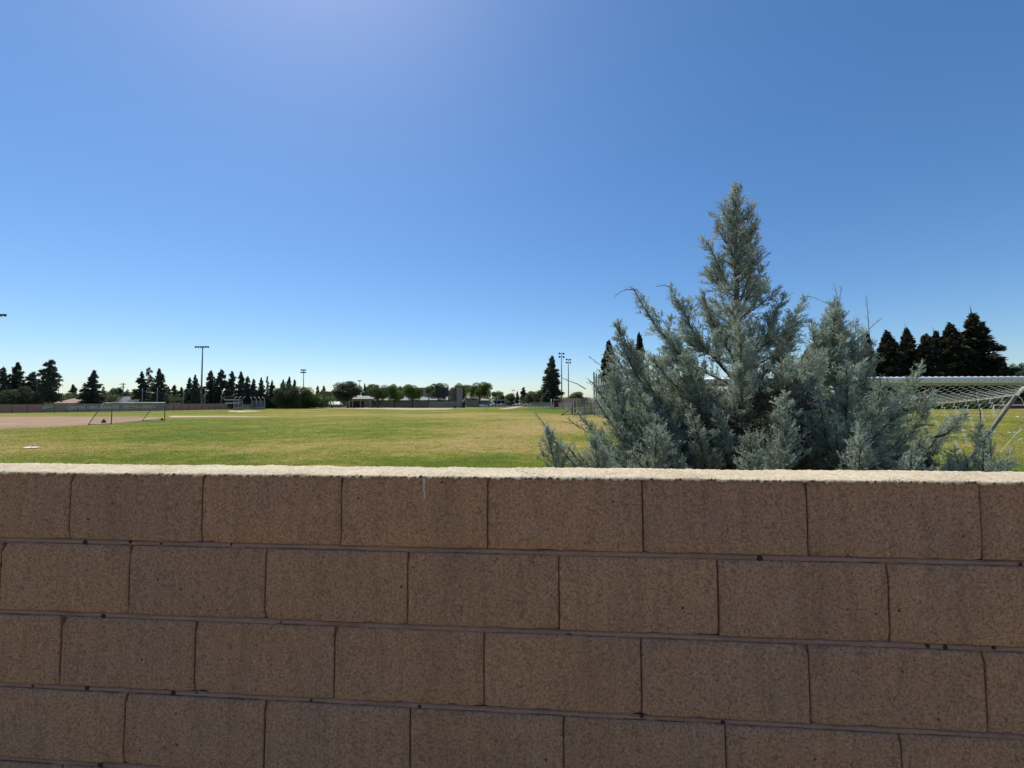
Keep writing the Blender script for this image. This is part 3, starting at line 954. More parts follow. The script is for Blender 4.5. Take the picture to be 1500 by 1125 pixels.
D1 = 3.8
base1 = Vector((X_at(1076, D1), D1, 0)); top1 = P(1077, 272, D1)
env1 = table([(0, 1.05), (1.2, 1.15), (1.9, 1.0), (2.3, 0.82), (2.7, 0.56), (2.95, 0.36), (3.15, 0.26), (3.45, 0.25), (3.62, 0.19), (3.8, 0.16), (4.05, 0.10), (4.3, 0.04)])
back = lambda t_: t_.y < 1.45 or (t_.z > 2.3 and t_.y < 2.6)
L1 = [
    (1.90, P(928, 424, 3.7), 0.13, -0.05, 9),
    (2.20, P(982, 420, 3.9), 0.12, 0.0, 8),
    (2.35, P(1030, 428, 3.6), 0.10, 0.0, 5),
    (1.35, P(908, 484, 3.5), 0.17, 0.10, 12),
    (1.30, P(896, 512, 3.6), 0.14, 0.08, 9),
    (1.05, P(880, 548, 3.4), 0.14, 0.08, 9),
    (0.85, P(918, 580, 3.5), 0.16, 0.05, 9),
    (0.70, P(940, 640, 3.3), 0.17, 0.05, 9),
    (1.75, P(950, 520, 3.3), 0.15, 0.0, 8),
    (2.00, P(1178, 436, 3.8), 0.12, 0.0, 8),
    (2.25, P(1148, 432, 3.6), 0.11, 0.0, 6),
    (2.75, P(1126, 409, 3.9), 0.07, -0.05, 4),
    (3.35, P(1108, 320, 3.8), 0.05, 0.0, 2),
    (3.20, P(1110, 347, 3.9), 0.05, 0.0, 2),
    (3.05, P(1036, 354, 3.8), 0.07, 0.0, 3),
    (3.45, P(1102, 334, 3.8), 0.06, 0.0, 2), (3.35, P(1050, 330, 3.8), 0.06, 0.0, 2), (3.0, P(1040, 388, 3.8), 0.07, 0.0, 3),
    (3.62, P(1057, 300, 3.8), 0.05, 0.0, 1), (3.65, P(1099, 298, 3.8), 0.05, 0.0, 1), (2.85, P(1116, 392, 3.8), 0.07, 0.0, 2),
    (2.90, P(1106, 378, 3.7), 0.06, 0.0, 3),
    (0.95, P(868, 560, 3.3), 0.14, 0.10, 9),
    (0.80, P(846, 604, 3.2), 0.14, 0.05, 12),
    (0.75, P(872, 585, 3.1), 0.16, 0.05, 12),
    (1.35, P(890, 520, 3.4), 0.14, 0.08, 10),
    (0.60, P(850, 668, 2.7), 0.13, 0.05, 10),
    (0.60, P(925, 660, 2.6), 0.14, 0.05, 9),
    (0.55, P(806, 638, 2.9), 0.115, 0.12, 12),
    (0.50, P(832, 655, 2.8), 0.11, 0.08, 8),
    (0.60, P(868, 645, 3.0), 0.15, 0.06, 12),
    (0.85, P(905, 625, 3.0), 0.16, 0.06, 12),
    (1.2, P(925, 560, 3.1), 0.16, 0.06, 10),
    (1.05, P(935, 600, 2.9), 0.15, 0.05, 9),
    (0.95, P(962, 640, 2.7), 0.13, 0.05, 8),
    (0.70, P(900, 668, 2.8), 0.13, 0.05, 8),
    (0.80, P(1012, 600, 2.9), 0.14, 0.05, 8),
    (0.75, P(1145, 592, 2.75), 0.12, 0.16, 12),
    (0.60, P(1115, 640, 2.65), 0.10, 0.12, 8),
    (1.60, P(1085, 490, 3.1), 0.13, 0.05, 9),
    (1.90, P(1100, 470, 3.4), 0.11, 0.05, 7),
    (1.50, P(1000, 520, 3.2), 0.14, 0.05, 8),
    (1.50, P(1190, 540, 3.6), 0.13, 0.05, 8),
    (1.10, P(1050, 600, 3.0), 0.13, 0.05, 8),
]
shoots1 = [
    ([P(930, 425, 3.7), P(918, 424, 3.7), P(908, 428, 3.7), P(900, 436, 3.7)], 0.005, 5, 0.06),
    ([P(982, 420, 3.9), P(972, 418, 3.9), P(960, 420, 3.9)], 0.004, 4, 0.05),
    ([P(1172, 438, 3.8), P(1185, 434, 3.8), P(1198, 438, 3.8)], 0.004, 4, 0.05),
    ([P(1077, 285, 3.8), P(1077, 274, 3.8), P(1075, 267, 3.8)], 0.004, 4, 0.04),
    ([P(858, 570, 3.3), P(845, 562, 3.3), P(833, 558, 3.3), P(822, 554, 3.3)], 0.004, 6, 0.06),
    ([P(905, 545, 3.5), P(880, 535, 3.5), P(862, 522, 3.5)], 0.004, 6, 0.06),
    ([P(812, 645, 2.9), P(800, 626, 2.9), P(790, 612, 2.9), P(780, 602, 2.9)], 0.004, 8, 0.06),
    ([P(850, 628, 3.0), P(838, 618, 3.0), P(832, 612, 3.0)], 0.003, 6, 0.05),
    ([P(862, 634, 3.0), P(845, 622, 3.0), P(822, 617, 3.0)], 0.003, 7, 0.05),
]
cypress('arizona_cypress', 'tall blue grey cypress with a narrow leader rising behind the wall', base1, top1, env1, 54, L1, D1,
        seed=4, trunk_r=0.065, shoots=shoots1, az_skip=back, plumes=[
    (P(845, 760, 2.85), P(800, 628, 2.85), 0.14), (P(900, 760, 2.7), P(872, 640, 2.7), 0.17), (P(950, 760, 2.6), P(962, 628, 2.6), 0.16),
    (P(1140, 770, 2.6), P(1148, 580, 2.6), 0.17), (P(1108, 760, 2.5), P(1098, 640, 2.5), 0.11), (P(925, 650, 3.2), P(898, 540, 3.2), 0.17),
    (P(940, 560, 3.5), P(906, 472, 3.5), 0.13), (P(1090, 600, 3.0), P(1084, 476, 3.0), 0.15)])

D2 = 4.1
base2 = Vector((X_at(1240, D2), D2, 0)); top2 = P(1222, 452, D2)
env2 = table([(0, 0.95), (1.2, 1.0), (1.8, 0.82), (2.2, 0.6), (2.5, 0.36), (2.8, 0.18), (3.0, 0.1)])
back2 = lambda t_: t_.y < 1.45 or t_.x > X_at(1385, t_.y) or (t_.z > 2.15 and t_.x > X_at(1300, t_.y))
L2 = [
    (1.8, P(1188, 470, 4.1), 0.13, 0.0, 9),
    (2.0, P(1208, 462, 4.1), 0.12, 0.0, 6),
    (1.9, P(1254, 470, 4.1), 0.13, 0.0, 7),
    (1.6, P(1278, 500, 4.0), 0.12, 0.0, 6),
    (1.4, P(1350, 534, 3.9), 0.12, 0.0, 8),
    (1.2, P(1330, 560, 3.5), 0.13, 0.0, 8),
    (1.0, P(1362, 590, 3.8), 0.12, 0.0, 8),
    (0.8, P(1386, 618, 3.9), 0.08, 0.0, 4),
    (0.7, P(1375, 650, 3.7), 0.11, 0.0, 7),
    (0.8, P(1258, 645, 2.7), 0.09, 0.10, 7),
    (0.5, P(1330, 676, 2.6), 0.08, 0.05, 6),
    (0.9, P(1200, 585, 3.0), 0.13, 0.05, 8),
    (1.2, P(1240, 540, 3.2), 0.13, 0.05, 8),
    (1.2, P(1290, 560, 3.2), 0.12, 0.05, 7),
    (0.7, P(1225, 620, 2.9), 0.12, 0.05, 7),
    (0.6, P(1350, 640, 3.1), 0.11, 0.05, 7),
]
shoots2 = [
    ([P(1233, 500, 4.1), P(1229, 460, 4.1), P(1228, 440, 4.1), P(1222, 416, 4.1)], 0.005, 11, 0.075),
    ([P(1228, 448, 4.1), P(1232, 428, 4.1), P(1232, 419, 4.1)], 0.003, 5, 0.05),
    ([P(1224, 450, 4.1), P(1210, 444, 4.1), P(1197, 438, 4.1)], 0.003, 5, 0.06),
    ([P(1277, 520, 4.0), P(1273, 486, 4.0), P(1271, 455, 4.0), P(1269, 432, 4.0)], 0.005, 11, 0.07),
    ([P(1273, 482, 4.0), P(1282, 474, 4.0), P(1293, 466, 4.0)], 0.003, 5, 0.05),
]
cypress('arizona_cypress', 'lower blue grey cypress with two thin bare leaders, left of the near goal net', base2, top2, env2, 46, L2, D2,
        seed=9, trunk_r=0.05, shoots=shoots2, az_skip=back2, plumes=[
    (P(1258, 770, 2.6), P(1260, 630, 2.6), 0.13), (P(1325, 760, 2.5), P(1335, 660, 2.5), 0.10), (P(1225, 560, 4.0), P(1222, 440, 4.0), 0.18), (P(1370, 640, 3.8), P(1415, 606, 3.8), 0.07)])

D3 = 3.7
base3 = Vector((X_at(1438, D3), D3, 0)); top3 = P(1436, 622, D3)
env3 = table([(0, 0.5), (1.2, 0.42), (1.6, 0.28), (1.9, 0.1)])
back3 = lambda t_: t_.y < 1.45 or t_.z > 1.72
L3 = [(0.9, P(1398, 660, 3.7), 0.09, 0.0, 4), (0.9, P(1478, 662, 3.7), 0.08, 0.0, 4), (1.0, P(1452, 640, 3.6), 0.07, 0.0, 3), (0.8, P(1415, 668, 3.3), 0.10, 0.0, 7), (0.8, P(1464, 670, 3.3), 0.10, 0.0, 7), (0.8, P(1440, 662, 3.2), 0.10, 0.0, 6), (0.7, P(1388, 672, 3.3), 0.10, 0.0, 6)]
sh3 = [([P(1437, 660, 3.7), P(1437, 630, 3.7), P(1436, 604, 3.7), P(1430, 586, 3.7), P(1425, 566, 3.7)], 0.007, 12, 0.06),
       ([P(1438, 640, 3.7), P(1420, 630, 3.7), P(1404, 624, 3.7)], 0.004, 6, 0.05),
       ([P(1440, 645, 3.7), P(1462, 634, 3.7), P(1486, 645, 3.7)], 0.004, 7, 0.06)]
cypress('young_cypress', 'small sparse cypress seedling with a thin stem in front of the goal strut', base3, top3, env3, 18, L3, D3, side=0.10,
        seed=13, trunk_r=0.02, dens=0.75, shoots=sh3, az_skip=back3)

# ------------------------------------------------------------ near soccer goal
def near_goal():
    root = empty('soccer_goal', (5.9, 7.6, 0), 0, 'large white soccer goal with a torn white net behind the cypresses', 'goal', 'soccer goals on the field')
    A = P(938, 557.5, 7.85); B = P(1518, 554.5, 7.55)
    r = 0.058
    zt = 2.44 - r
    A.z = zt; B.z = zt
    A = P(938, 558.5, 7.85); B = P(1520, 556.0, 7.6)
    MB().tube([A, B], r, 16).build('crossbar', M['white'], root, True)
    for e in (A, B):
        MB().tube([(e.x, e.y, 0), (e.x, e.y, e.z - r * 0.5)], r, 14).build('post', M['white'], root, True)
    K = P(1489, 578.5, 7.95)       # where the right stay bends down
    S = P(1443, 642, 8.35)
    dirn = (S - K).normalized()
    foot = K + dirn * (K.z / -dirn.z)
    mirror = A - B
    K2, foot2 = K + mirror, foot + mirror
    for e, k_, f_ in ((B, K, foot), (A, K2, foot2)):
        c = e.lerp(k_, 0.75) + Vector((0, 0, 0.03))
        MB().tube([e, c, k_], 0.026, 10).build('top_stay', M['white'], root, True)
        MB().tube([k_ + (k_ - c).normalized() * 0.01, f_], 0.034, 10).build('strut', M['weathered_steel'], root, True)
        MB().tube([(e.x, e.y, 0.035), (f_.x, f_.y, 0.035)], 0.03, 8).build('ground_bar', M['white'], root, True)
    MB().tube([(foot.x, foot.y, 0.035), (foot2.x, foot2.y, 0.035)], 0.03, 8).build('ground_bar', M['weathered_steel'], root, True)
    # wavy grey strip under the crossbar
    nb = 60
    sl = MB()
    pr = None
    for i in range(nb + 1):
        p = A.lerp(B, i / nb)
        w = 0.055 + 0.012 * mn.noise(Vector((i * 0.6, 0, 0)))
        cur = [p + Vector((0, 0.062, -0.01)), p + Vector((0, 0.050, -0.052)), p + Vector((0, 0.085, -0.05 - w)), p + Vector((0, 0.11, -0.04))]
        if pr:
            for q in range(4):
                sl.quad(pr[q], cur[q], cur[(q + 1) % 4], pr[(q + 1) % 4])
        pr = cur
    sl.build('bar_strip', M['grey_strip'], root, True)
    cl = MB()
    n = 62
    for i in range(n):
        p = A.lerp(B, (i + 0.5) / n)
        ring = [p + Vector((0.006 * math.sin(3 * q), (r + .006) * math.cos(q * math.pi / 5), (r + .006) * math.sin(q * math.pi / 5) - (0.02 if q in (7, 8) else 0))) for q in range(11)]
        cl.tube(ring, 0.0045, 4)
    o = cl.build('net_clip', M['white'], root, True); o['kind'] = 'stuff'
    # hexagonal net: panels map (u,v) to space
    net = MB()
    def hex_panel(fn, nu, nv, rad):
        """nu x nv honeycomb over the unit square"""
        pts = {}
        def pt(i, j):
            k = (i, j)
            if k not in pts:
                u = i / nu; v = (j + (0.18 if (i + j) % 2 else -0.18)) / nv
                u2 = u + 0.16 / nu * mn.noise(Vector((i * 0.9, j * 0.9, 3)))
                pts[k] = fn(min(1, max(0, u2)), min(1, max(0, v)))
            return pts[k]
        for j in range(nv + 1):
            for i in range(nu):
                net.tube([pt(i, j), pt(i + 1, j)], rad, 3, False)
        for j in range(nv):
            for i in range(nu + 1):
                if (i + j) % 2:
                    net.tube([pt(i, j), pt(i, j + 1)], rad, 3, False)
    sag_ = lambda u: math.sin(math.pi * min(1, max(0, u)))
    def rear_edge(u):
        p = K2.lerp(K, u)
        return p + Vector((0, 0.05 * sag_(u), -0.26 * sag_(u) ** 0.8))
    def roof(u, v):
        a = A.lerp(B, u) + Vector((0, 0.06, -0.07)); b = rear_edge(u)
        p = a.lerp(b, v); return p + Vector((0, 0, -0.05 * math.sin(math.pi * v) * sag_(u)))
    def rear(u, v):
        a = rear_edge(u); b = foot2.lerp(foot, u) + Vector((0, 0, 0.05))
        p = a.lerp(b, v)
        return p + Vector((-0.25 * v * math.sin(math.pi * v), 0.12 * math.sin(math.pi * v), -0.10 * math.sin(math.pi * v) * sag_(u)))
    hex_panel(lambda u, v: roof(v, u), 13, 84, 0.0036)
    hex_panel(lambda u, v: rear(v, u), 22, 66, 0.0048)
    # the slack of the net lies doubled along the rear rope
    hex_panel(lambda u, v: roof(v + 0.004 * math.sin(u * 9), 0.42 + 0.58 * u) + Vector((0, -0.01, -0.028 * math.sin(math.pi * u))), 12, 90, 0.0036)
    # the right side panel has come loose: a few strands hang from the stay
    for (a, b, c) in [((1491, 579), (1497, 585), (1501, 596)), ((1500, 606), (1494, 611), (1489, 610)), ((1500, 620), (1492, 622), (1484, 634)),
                      ((1500, 625), (1487, 637), (1466, 662)), ((1489, 633), (1480, 634), (1476, 633)), ((1500, 641), (1490, 646), (1484, 660))]:
        net.tube([P(*a, 7.9), P(*b, 7.95), P(*c, 8.05)], 0.0075, 4)
    net.tube([K, K + Vector((-.2, .02, -.01)), rear_edge(0.93), rear_edge(0.85)], 0.009, 4)
    net.tube([rear_edge(i / 30) for i in range(31)], 0.0055, 4, False)
    o = net.build('net', M['net'], root)
    o['kind'] = 'stuff'
near_goal()

# ------------------------------------------------------------ far soccer goal
def far_goal():
    a = G(163, 621.0); b = G(241, 616.2)
    a.z = b.z = 0
    root = empty('soccer_goal', a, 0, 'distant white soccer goal standing at the edge of the infield dirt', 'goal', 'soccer goals on the field')
    h = 2.10
    r = 0.042
    at, bt = a + Vector((0, 0, h)), b + Vector((0, 0, h))
    MB().tube([at, bt], r, 8).build('crossbar', M['white'], root, True)
    for p in (a, b):
        MB().tube([p, p + Vector((0, 0, h - 0.03))], r, 8).build('post', M['weathered_steel'], root, True)
    fa = G(129, 622.5); fb = G(208, 616.8)
    ka = at.lerp(Vector((fa.x, fa.y, h)), 0.38) + Vector((0, 0, -0.03)); kb = bt.lerp(Vector((fb.x, fb.y, h)), 0.38) + Vector((0, 0, -0.03))
    for p, k_, f_ in ((at, ka, fa), (bt, kb, fb)):
        MB().tube([p, k_], 0.03, 6).build('top_stay', M['white'], root, True)
        MB().tube([k_, f_], 0.034, 6).build('strut', M['weathered_steel'], root, True)
        q = Vector((p.x, p.y, 0.04))
        MB().tube([q, f_ + Vector((0, 0, 0.04))], 0.035, 6).build('ground_bar', M['steel'], root, True)
    n = MB()
    n.quad(at, bt, kb, ka); n.quad(ka, kb, fb, fa)
    n.build('net', M['soft_net'], root)
    for px, py, s, lab in ((152, 619.5, 0.26, 'dark bag on the grass at the left foot of the distant goal'),
                           (237, 616.0, 0.2, 'dark bag on the grass at the right foot of the distant goal')):
        g_ = G(px, py)
        bag(g_, s, lab)

def bag(g_, s, lab):
    m = MB(); k = 10
    R = random.Random(int(s * 100))
    prof = [(0, 1.0), (0.25, 1.12), (0.55, 0.95), (0.8, 0.6), (0.95, 0.28), (1.08, 0.22)]
    for z, r in prof:
        for i in range(k):
            t_ = 2 * math.pi * i / k
            q = r * s * 0.62 * (1 + 0.14 * R.uniform(-1, 1))
            m.v.append((g_.x + q * math.cos(t_), g_.y + q * math.sin(t_), z * s * 1.5))
    for j in range(len(prof) - 1):
        for i in range(k):
            m.f.append((j * k + i, j * k + (i + 1) % k, (j + 1) * k + (i + 1) % k, (j + 1) * k + i))
    m.f.append(tuple(range((len(prof) - 1) * k, len(prof) * k)))
    tag(m.build('bag', M['bin'], None, True), lab, 'bag')
far_goal()

# litter on the turf
g_ = G(48, 656.5)
lm = MB()
n = 9
for j in range(3):
    for i in range(n):
        x = g_.x + (i / (n - 1) - 0.5) * 0.62; y = g_.y + (j - 1) * 0.13
        lm.v.append((x, y, 0.035 + 0.035 * mn.noise(Vector((i * .7, j * .9, 2))) + (0.03 if j == 1 else 0)))
for j in range(2):
    for i in range(n - 1):
        lm.f.append((j * n + i, j * n + i + 1, (j + 1) * n + i + 1, (j + 1) * n + i))
tag(lm.build('litter', M['canvas']), 'crumpled white scrap lying on the turf at far left', 'litter')

# ------------------------------------------------------------ distant trees
def conifer_meshes(seed, shape, n_br=120, per=95, gap=0.25, leaf=0.024, droop=0.18):
    """unit tree: height 1, crown half-width about 1 (scaled when placed)"""
    R = np.random.default_rng(seed)
    V = []; T = []
    for k in range(n_br):
        z = 0.06 + 0.93 * (k + R.random()) / n_br
        rr = np.interp(z, [a for a, b in shape], [b for a, b in shape]) * R.uniform(0.62, 1.12)
        if R.random() < gap * 0.5: rr *= 0.5
        a = R.random() * 2 * np.pi
        m_ = int(per * (0.35 + rr))
        t = R.random(m_) ** 0.7
        zz = z - droop * 0.25 * rr * t ** 1.5 + 0.035 * t * rr
        sc_ = 0.35 + 0.65 * min(1.0, rr * 1.3)
        w = 0.10 * (1.15 - t * 0.6) * sc_
        x = np.cos(a) * rr * t + R.normal(size=m_) * w * 0.9
        y = np.sin(a) * rr * t + R.normal(size=m_) * w * 0.9
        zp = zz + R.normal(size=m_) * 0.013
        base = np.stack([x, y, zp], 1)
        d = np.stack([np.cos(a) + R.normal(size=m_) * 0.8, np.sin(a) + R.normal(size=m_) * 0.8, R.normal(size=m_) * 0.08], 1)
        d = d / np.linalg.norm(d[:, :2], axis=1, keepdims=True)
        L = R.uniform(0.08, 0.19, m_) * sc_
        tri = np.empty((m_, 3, 3))
        sd = np.stack([-d[:, 1], d[:, 0], R.normal(size=m_) * 0.25], 1)
        W = (R.uniform(0.05, 0.10, m_) * sc_)[:, None]
        up = np.zeros((m_, 3)); up[:, 2] = R.uniform(0.5, 1.3, m_) * leaf
        tri[:, 0] = base - sd * W * 0.5 * np.array([1, 1, leaf * 4]) - up * 0.5
        tri[:, 1] = base + sd * W * 0.5 * np.array([1, 1, leaf * 4]) + up * 0.5
        tri[:, 2] = base + d * L[:, None] * np.array([1, 1, 0.4])
        V.append(tri); T.append(np.clip(R.normal(0.5, 0.2, m_) + R.normal(0, 0.1), 0, 1))
    return np.concatenate(V), np.concatenate(T)

def broad_meshes(seed, n_blob=26, per=520, crown_low=0.28, leaf=0.05, spread=1.0):
    R = np.random.default_rng(seed)
    V = []; T = []
    for k in range(n_blob):
        while True:
            c = R.uniform(-1, 1, 3)
            if np.linalg.norm(c) < 1 and np.linalg.norm(c) > 0.25: break
        c = c * np.array([0.74, 0.74, 0.40 * (1 - crown_low) * 0.98])
        c[2] += crown_low + (1 - crown_low) * 0.5
        r = R.uniform(0.20, 0.36)
        m_ = int(per * r / 0.28)
        dirs = R.normal(size=(m_, 3)); dirs /= np.linalg.norm(dirs, axis=1, keepdims=True)
        rad = r * (0.55 + 0.5 * R.random(m_) ** 0.6)
        sc = np.array([1, 1, (1 - crown_low) * 0.62])
        p = c + dirs * rad[:, None] * sc
        a = R.normal(size=(m_, 3)); a /= np.linalg.norm(a, axis=1, keepdims=True)
        b = np.cross(a, dirs + R.normal(size=(m_, 3)) * 0.5); b /= np.maximum(np.linalg.norm(b, axis=1, keepdims=True), 1e-6)
        L = (R.uniform(0.6, 1.3, m_) * leaf)[:, None]
        tri = np.empty((m_, 3, 3))
        tri[:, 0] = p - a * L * 0.6 * sc; tri[:, 1] = p + a * L * 0.6 * sc; tri[:, 2] = p + b * L * sc
        V.append(tri); T.append(np.clip(R.normal(0.5, 0.18, m_) + R.normal(0, 0.12), 0, 1))
    return np.concatenate(V), np.concatenate(T)

SH_RED = [(0, .55), (.12, .95), (.3, 1.0), (.5, .82), (.7, .58), (.85, .34), (.95, .16), (1, .03)]
SH_COL = [(0, .6), (.1, .9), (.3, 1.0), (.55, .95), (.75, .78), (.88, .5), (.96, .25), (1, .04)]
SH_WIDE = [(0, .9), (.08, 1.05), (.25, .95), (.45, .72), (.65, .5), (.8, .32), (.92, .14), (1, .02)]
SH_THIN = [(0, .3), (.2, .6), (.35, .9), (.5, .6), (.62, .85), (.75, .5), (.85, .55), (.94, .3), (1, .05)]
CON = {}
def con_variant(key, seed, shape, m, **kw):
    V, T = conifer_meshes(seed, shape, **kw)
    CON[key] = tri_mesh('conifer_crown', V, T, m)
con_variant('red1', 1, SH_RED, M['con'])
con_variant('red2', 2, SH_RED, M['con'], gap=0.6)
con_variant('col1', 3, SH_COL, M['con'])
con_variant('col2', 4, SH_COL, M['con'], gap=0.5)
con_variant('wide1', 5, SH_WIDE, M['con'], n_br=150, per=110)
con_variant('thin1', 6, SH_THIN, M['con'], n_br=70, per=60, gap=0.7)
con_variant('brown1', 7, SH_WIDE, M['con_b'], n_br=230, per=190, leaf=0.016)
con_variant('brown2', 8, SH_RED, M['con_b'], n_br=200, per=150, leaf=0.018)
con_variant('pine1', 9, [(0, .8), (.1, 1.0), (.3, .98), (.42, .75), (.5, .85), (.62, .58), (.7, .66), (.8, .42), (.9, .3), (.97, .16), (1, .04)], M['con'], n_br=190, per=120, leaf=0.018)
BRO = {}
def bro_variant(key, seed, m, **kw):
    V, T = broad_meshes(seed, **kw)
    BRO[key] = tri_mesh('broadleaf_crown', V, T, m)
bro_variant('maple1', 21, M['maple'])
bro_variant('maple2', 22, M['maple'], crown_low=0.22)
bro_variant('dark1', 23, M['dkgreen'])
bro_variant('dark2', 24, M['dkgreen'], crown_low=0.05, n_blob=30)
bro_variant('oak1', 25, M['oak'], crown_low=0.25, n_blob=34)
bro_variant('oak2', 26, M['oak'], crown_low=0.03, n_blob=30)

def trunk_mesh(forks, seed):
    R = random.Random(seed)
    m = MB()
    m.tube([(0, 0, -0.02), (0.02, 0, 0.12), (0, 0.01, 0.30)], [0.055, 0.042, 0.034], 7)
    if forks:
        for k in range(forks):
            a = 6.28 * k / forks + R.random()
            m.tube([(0, 0.01, 0.27), (0.16 * math.cos(a), 0.16 * math.sin(a), 0.42), (0.42 * math.cos(a), 0.42 * math.sin(a), 0.62)], [0.028, 0.02, 0.006], 5)
    else:
        m.tube([(0, 0.01, 0.30), (0, 0, 0.65), (0, 0, 0.94)], [0.03, 0.018, 0.002], 6)
    return m
TR = {0: trunk_mesh(0, 1).mesh('conifer_trunk', M['bark'], True), 1: trunk_mesh(5, 2).mesh('broadleaf_trunk', M['bark'], True)}

def tree(name, key, px, py_top, hw, D, label, group=None, lift=0.0):
    """px = centre column, py_top = row of its top, hw = half width in px, D = distance"""
    broad = key in BRO
    x = X_at(px, D)
    H = P(px, py_top, D).z
    W = hw / F * D * (1.0 if key in BRO or px > 800 else 0.82)
    root = empty(name, (x, D, 0), random.uniform(0, 6.28), label, 'tree', group)
    for nm, me in (('trunk', TR[1 if broad else 0]), ('crown', (BRO if broad else CON)[key])):
        o = bpy.data.objects.new(nm, me)
        C.objects.link(o)
        o.parent = root
        sq = 1.0 if broad else 1.0
        o.scale = (W * sq, W * sq, H) if nm == 'crown' else (min(W, H * .45), min(W, H * .45), H)
        if nm == 'crown':
            o['kind'] = 'stuff'
            o.location = (0, 0, lift * H)
            o.scale = (W, W, H * (1 - lift))
    return root

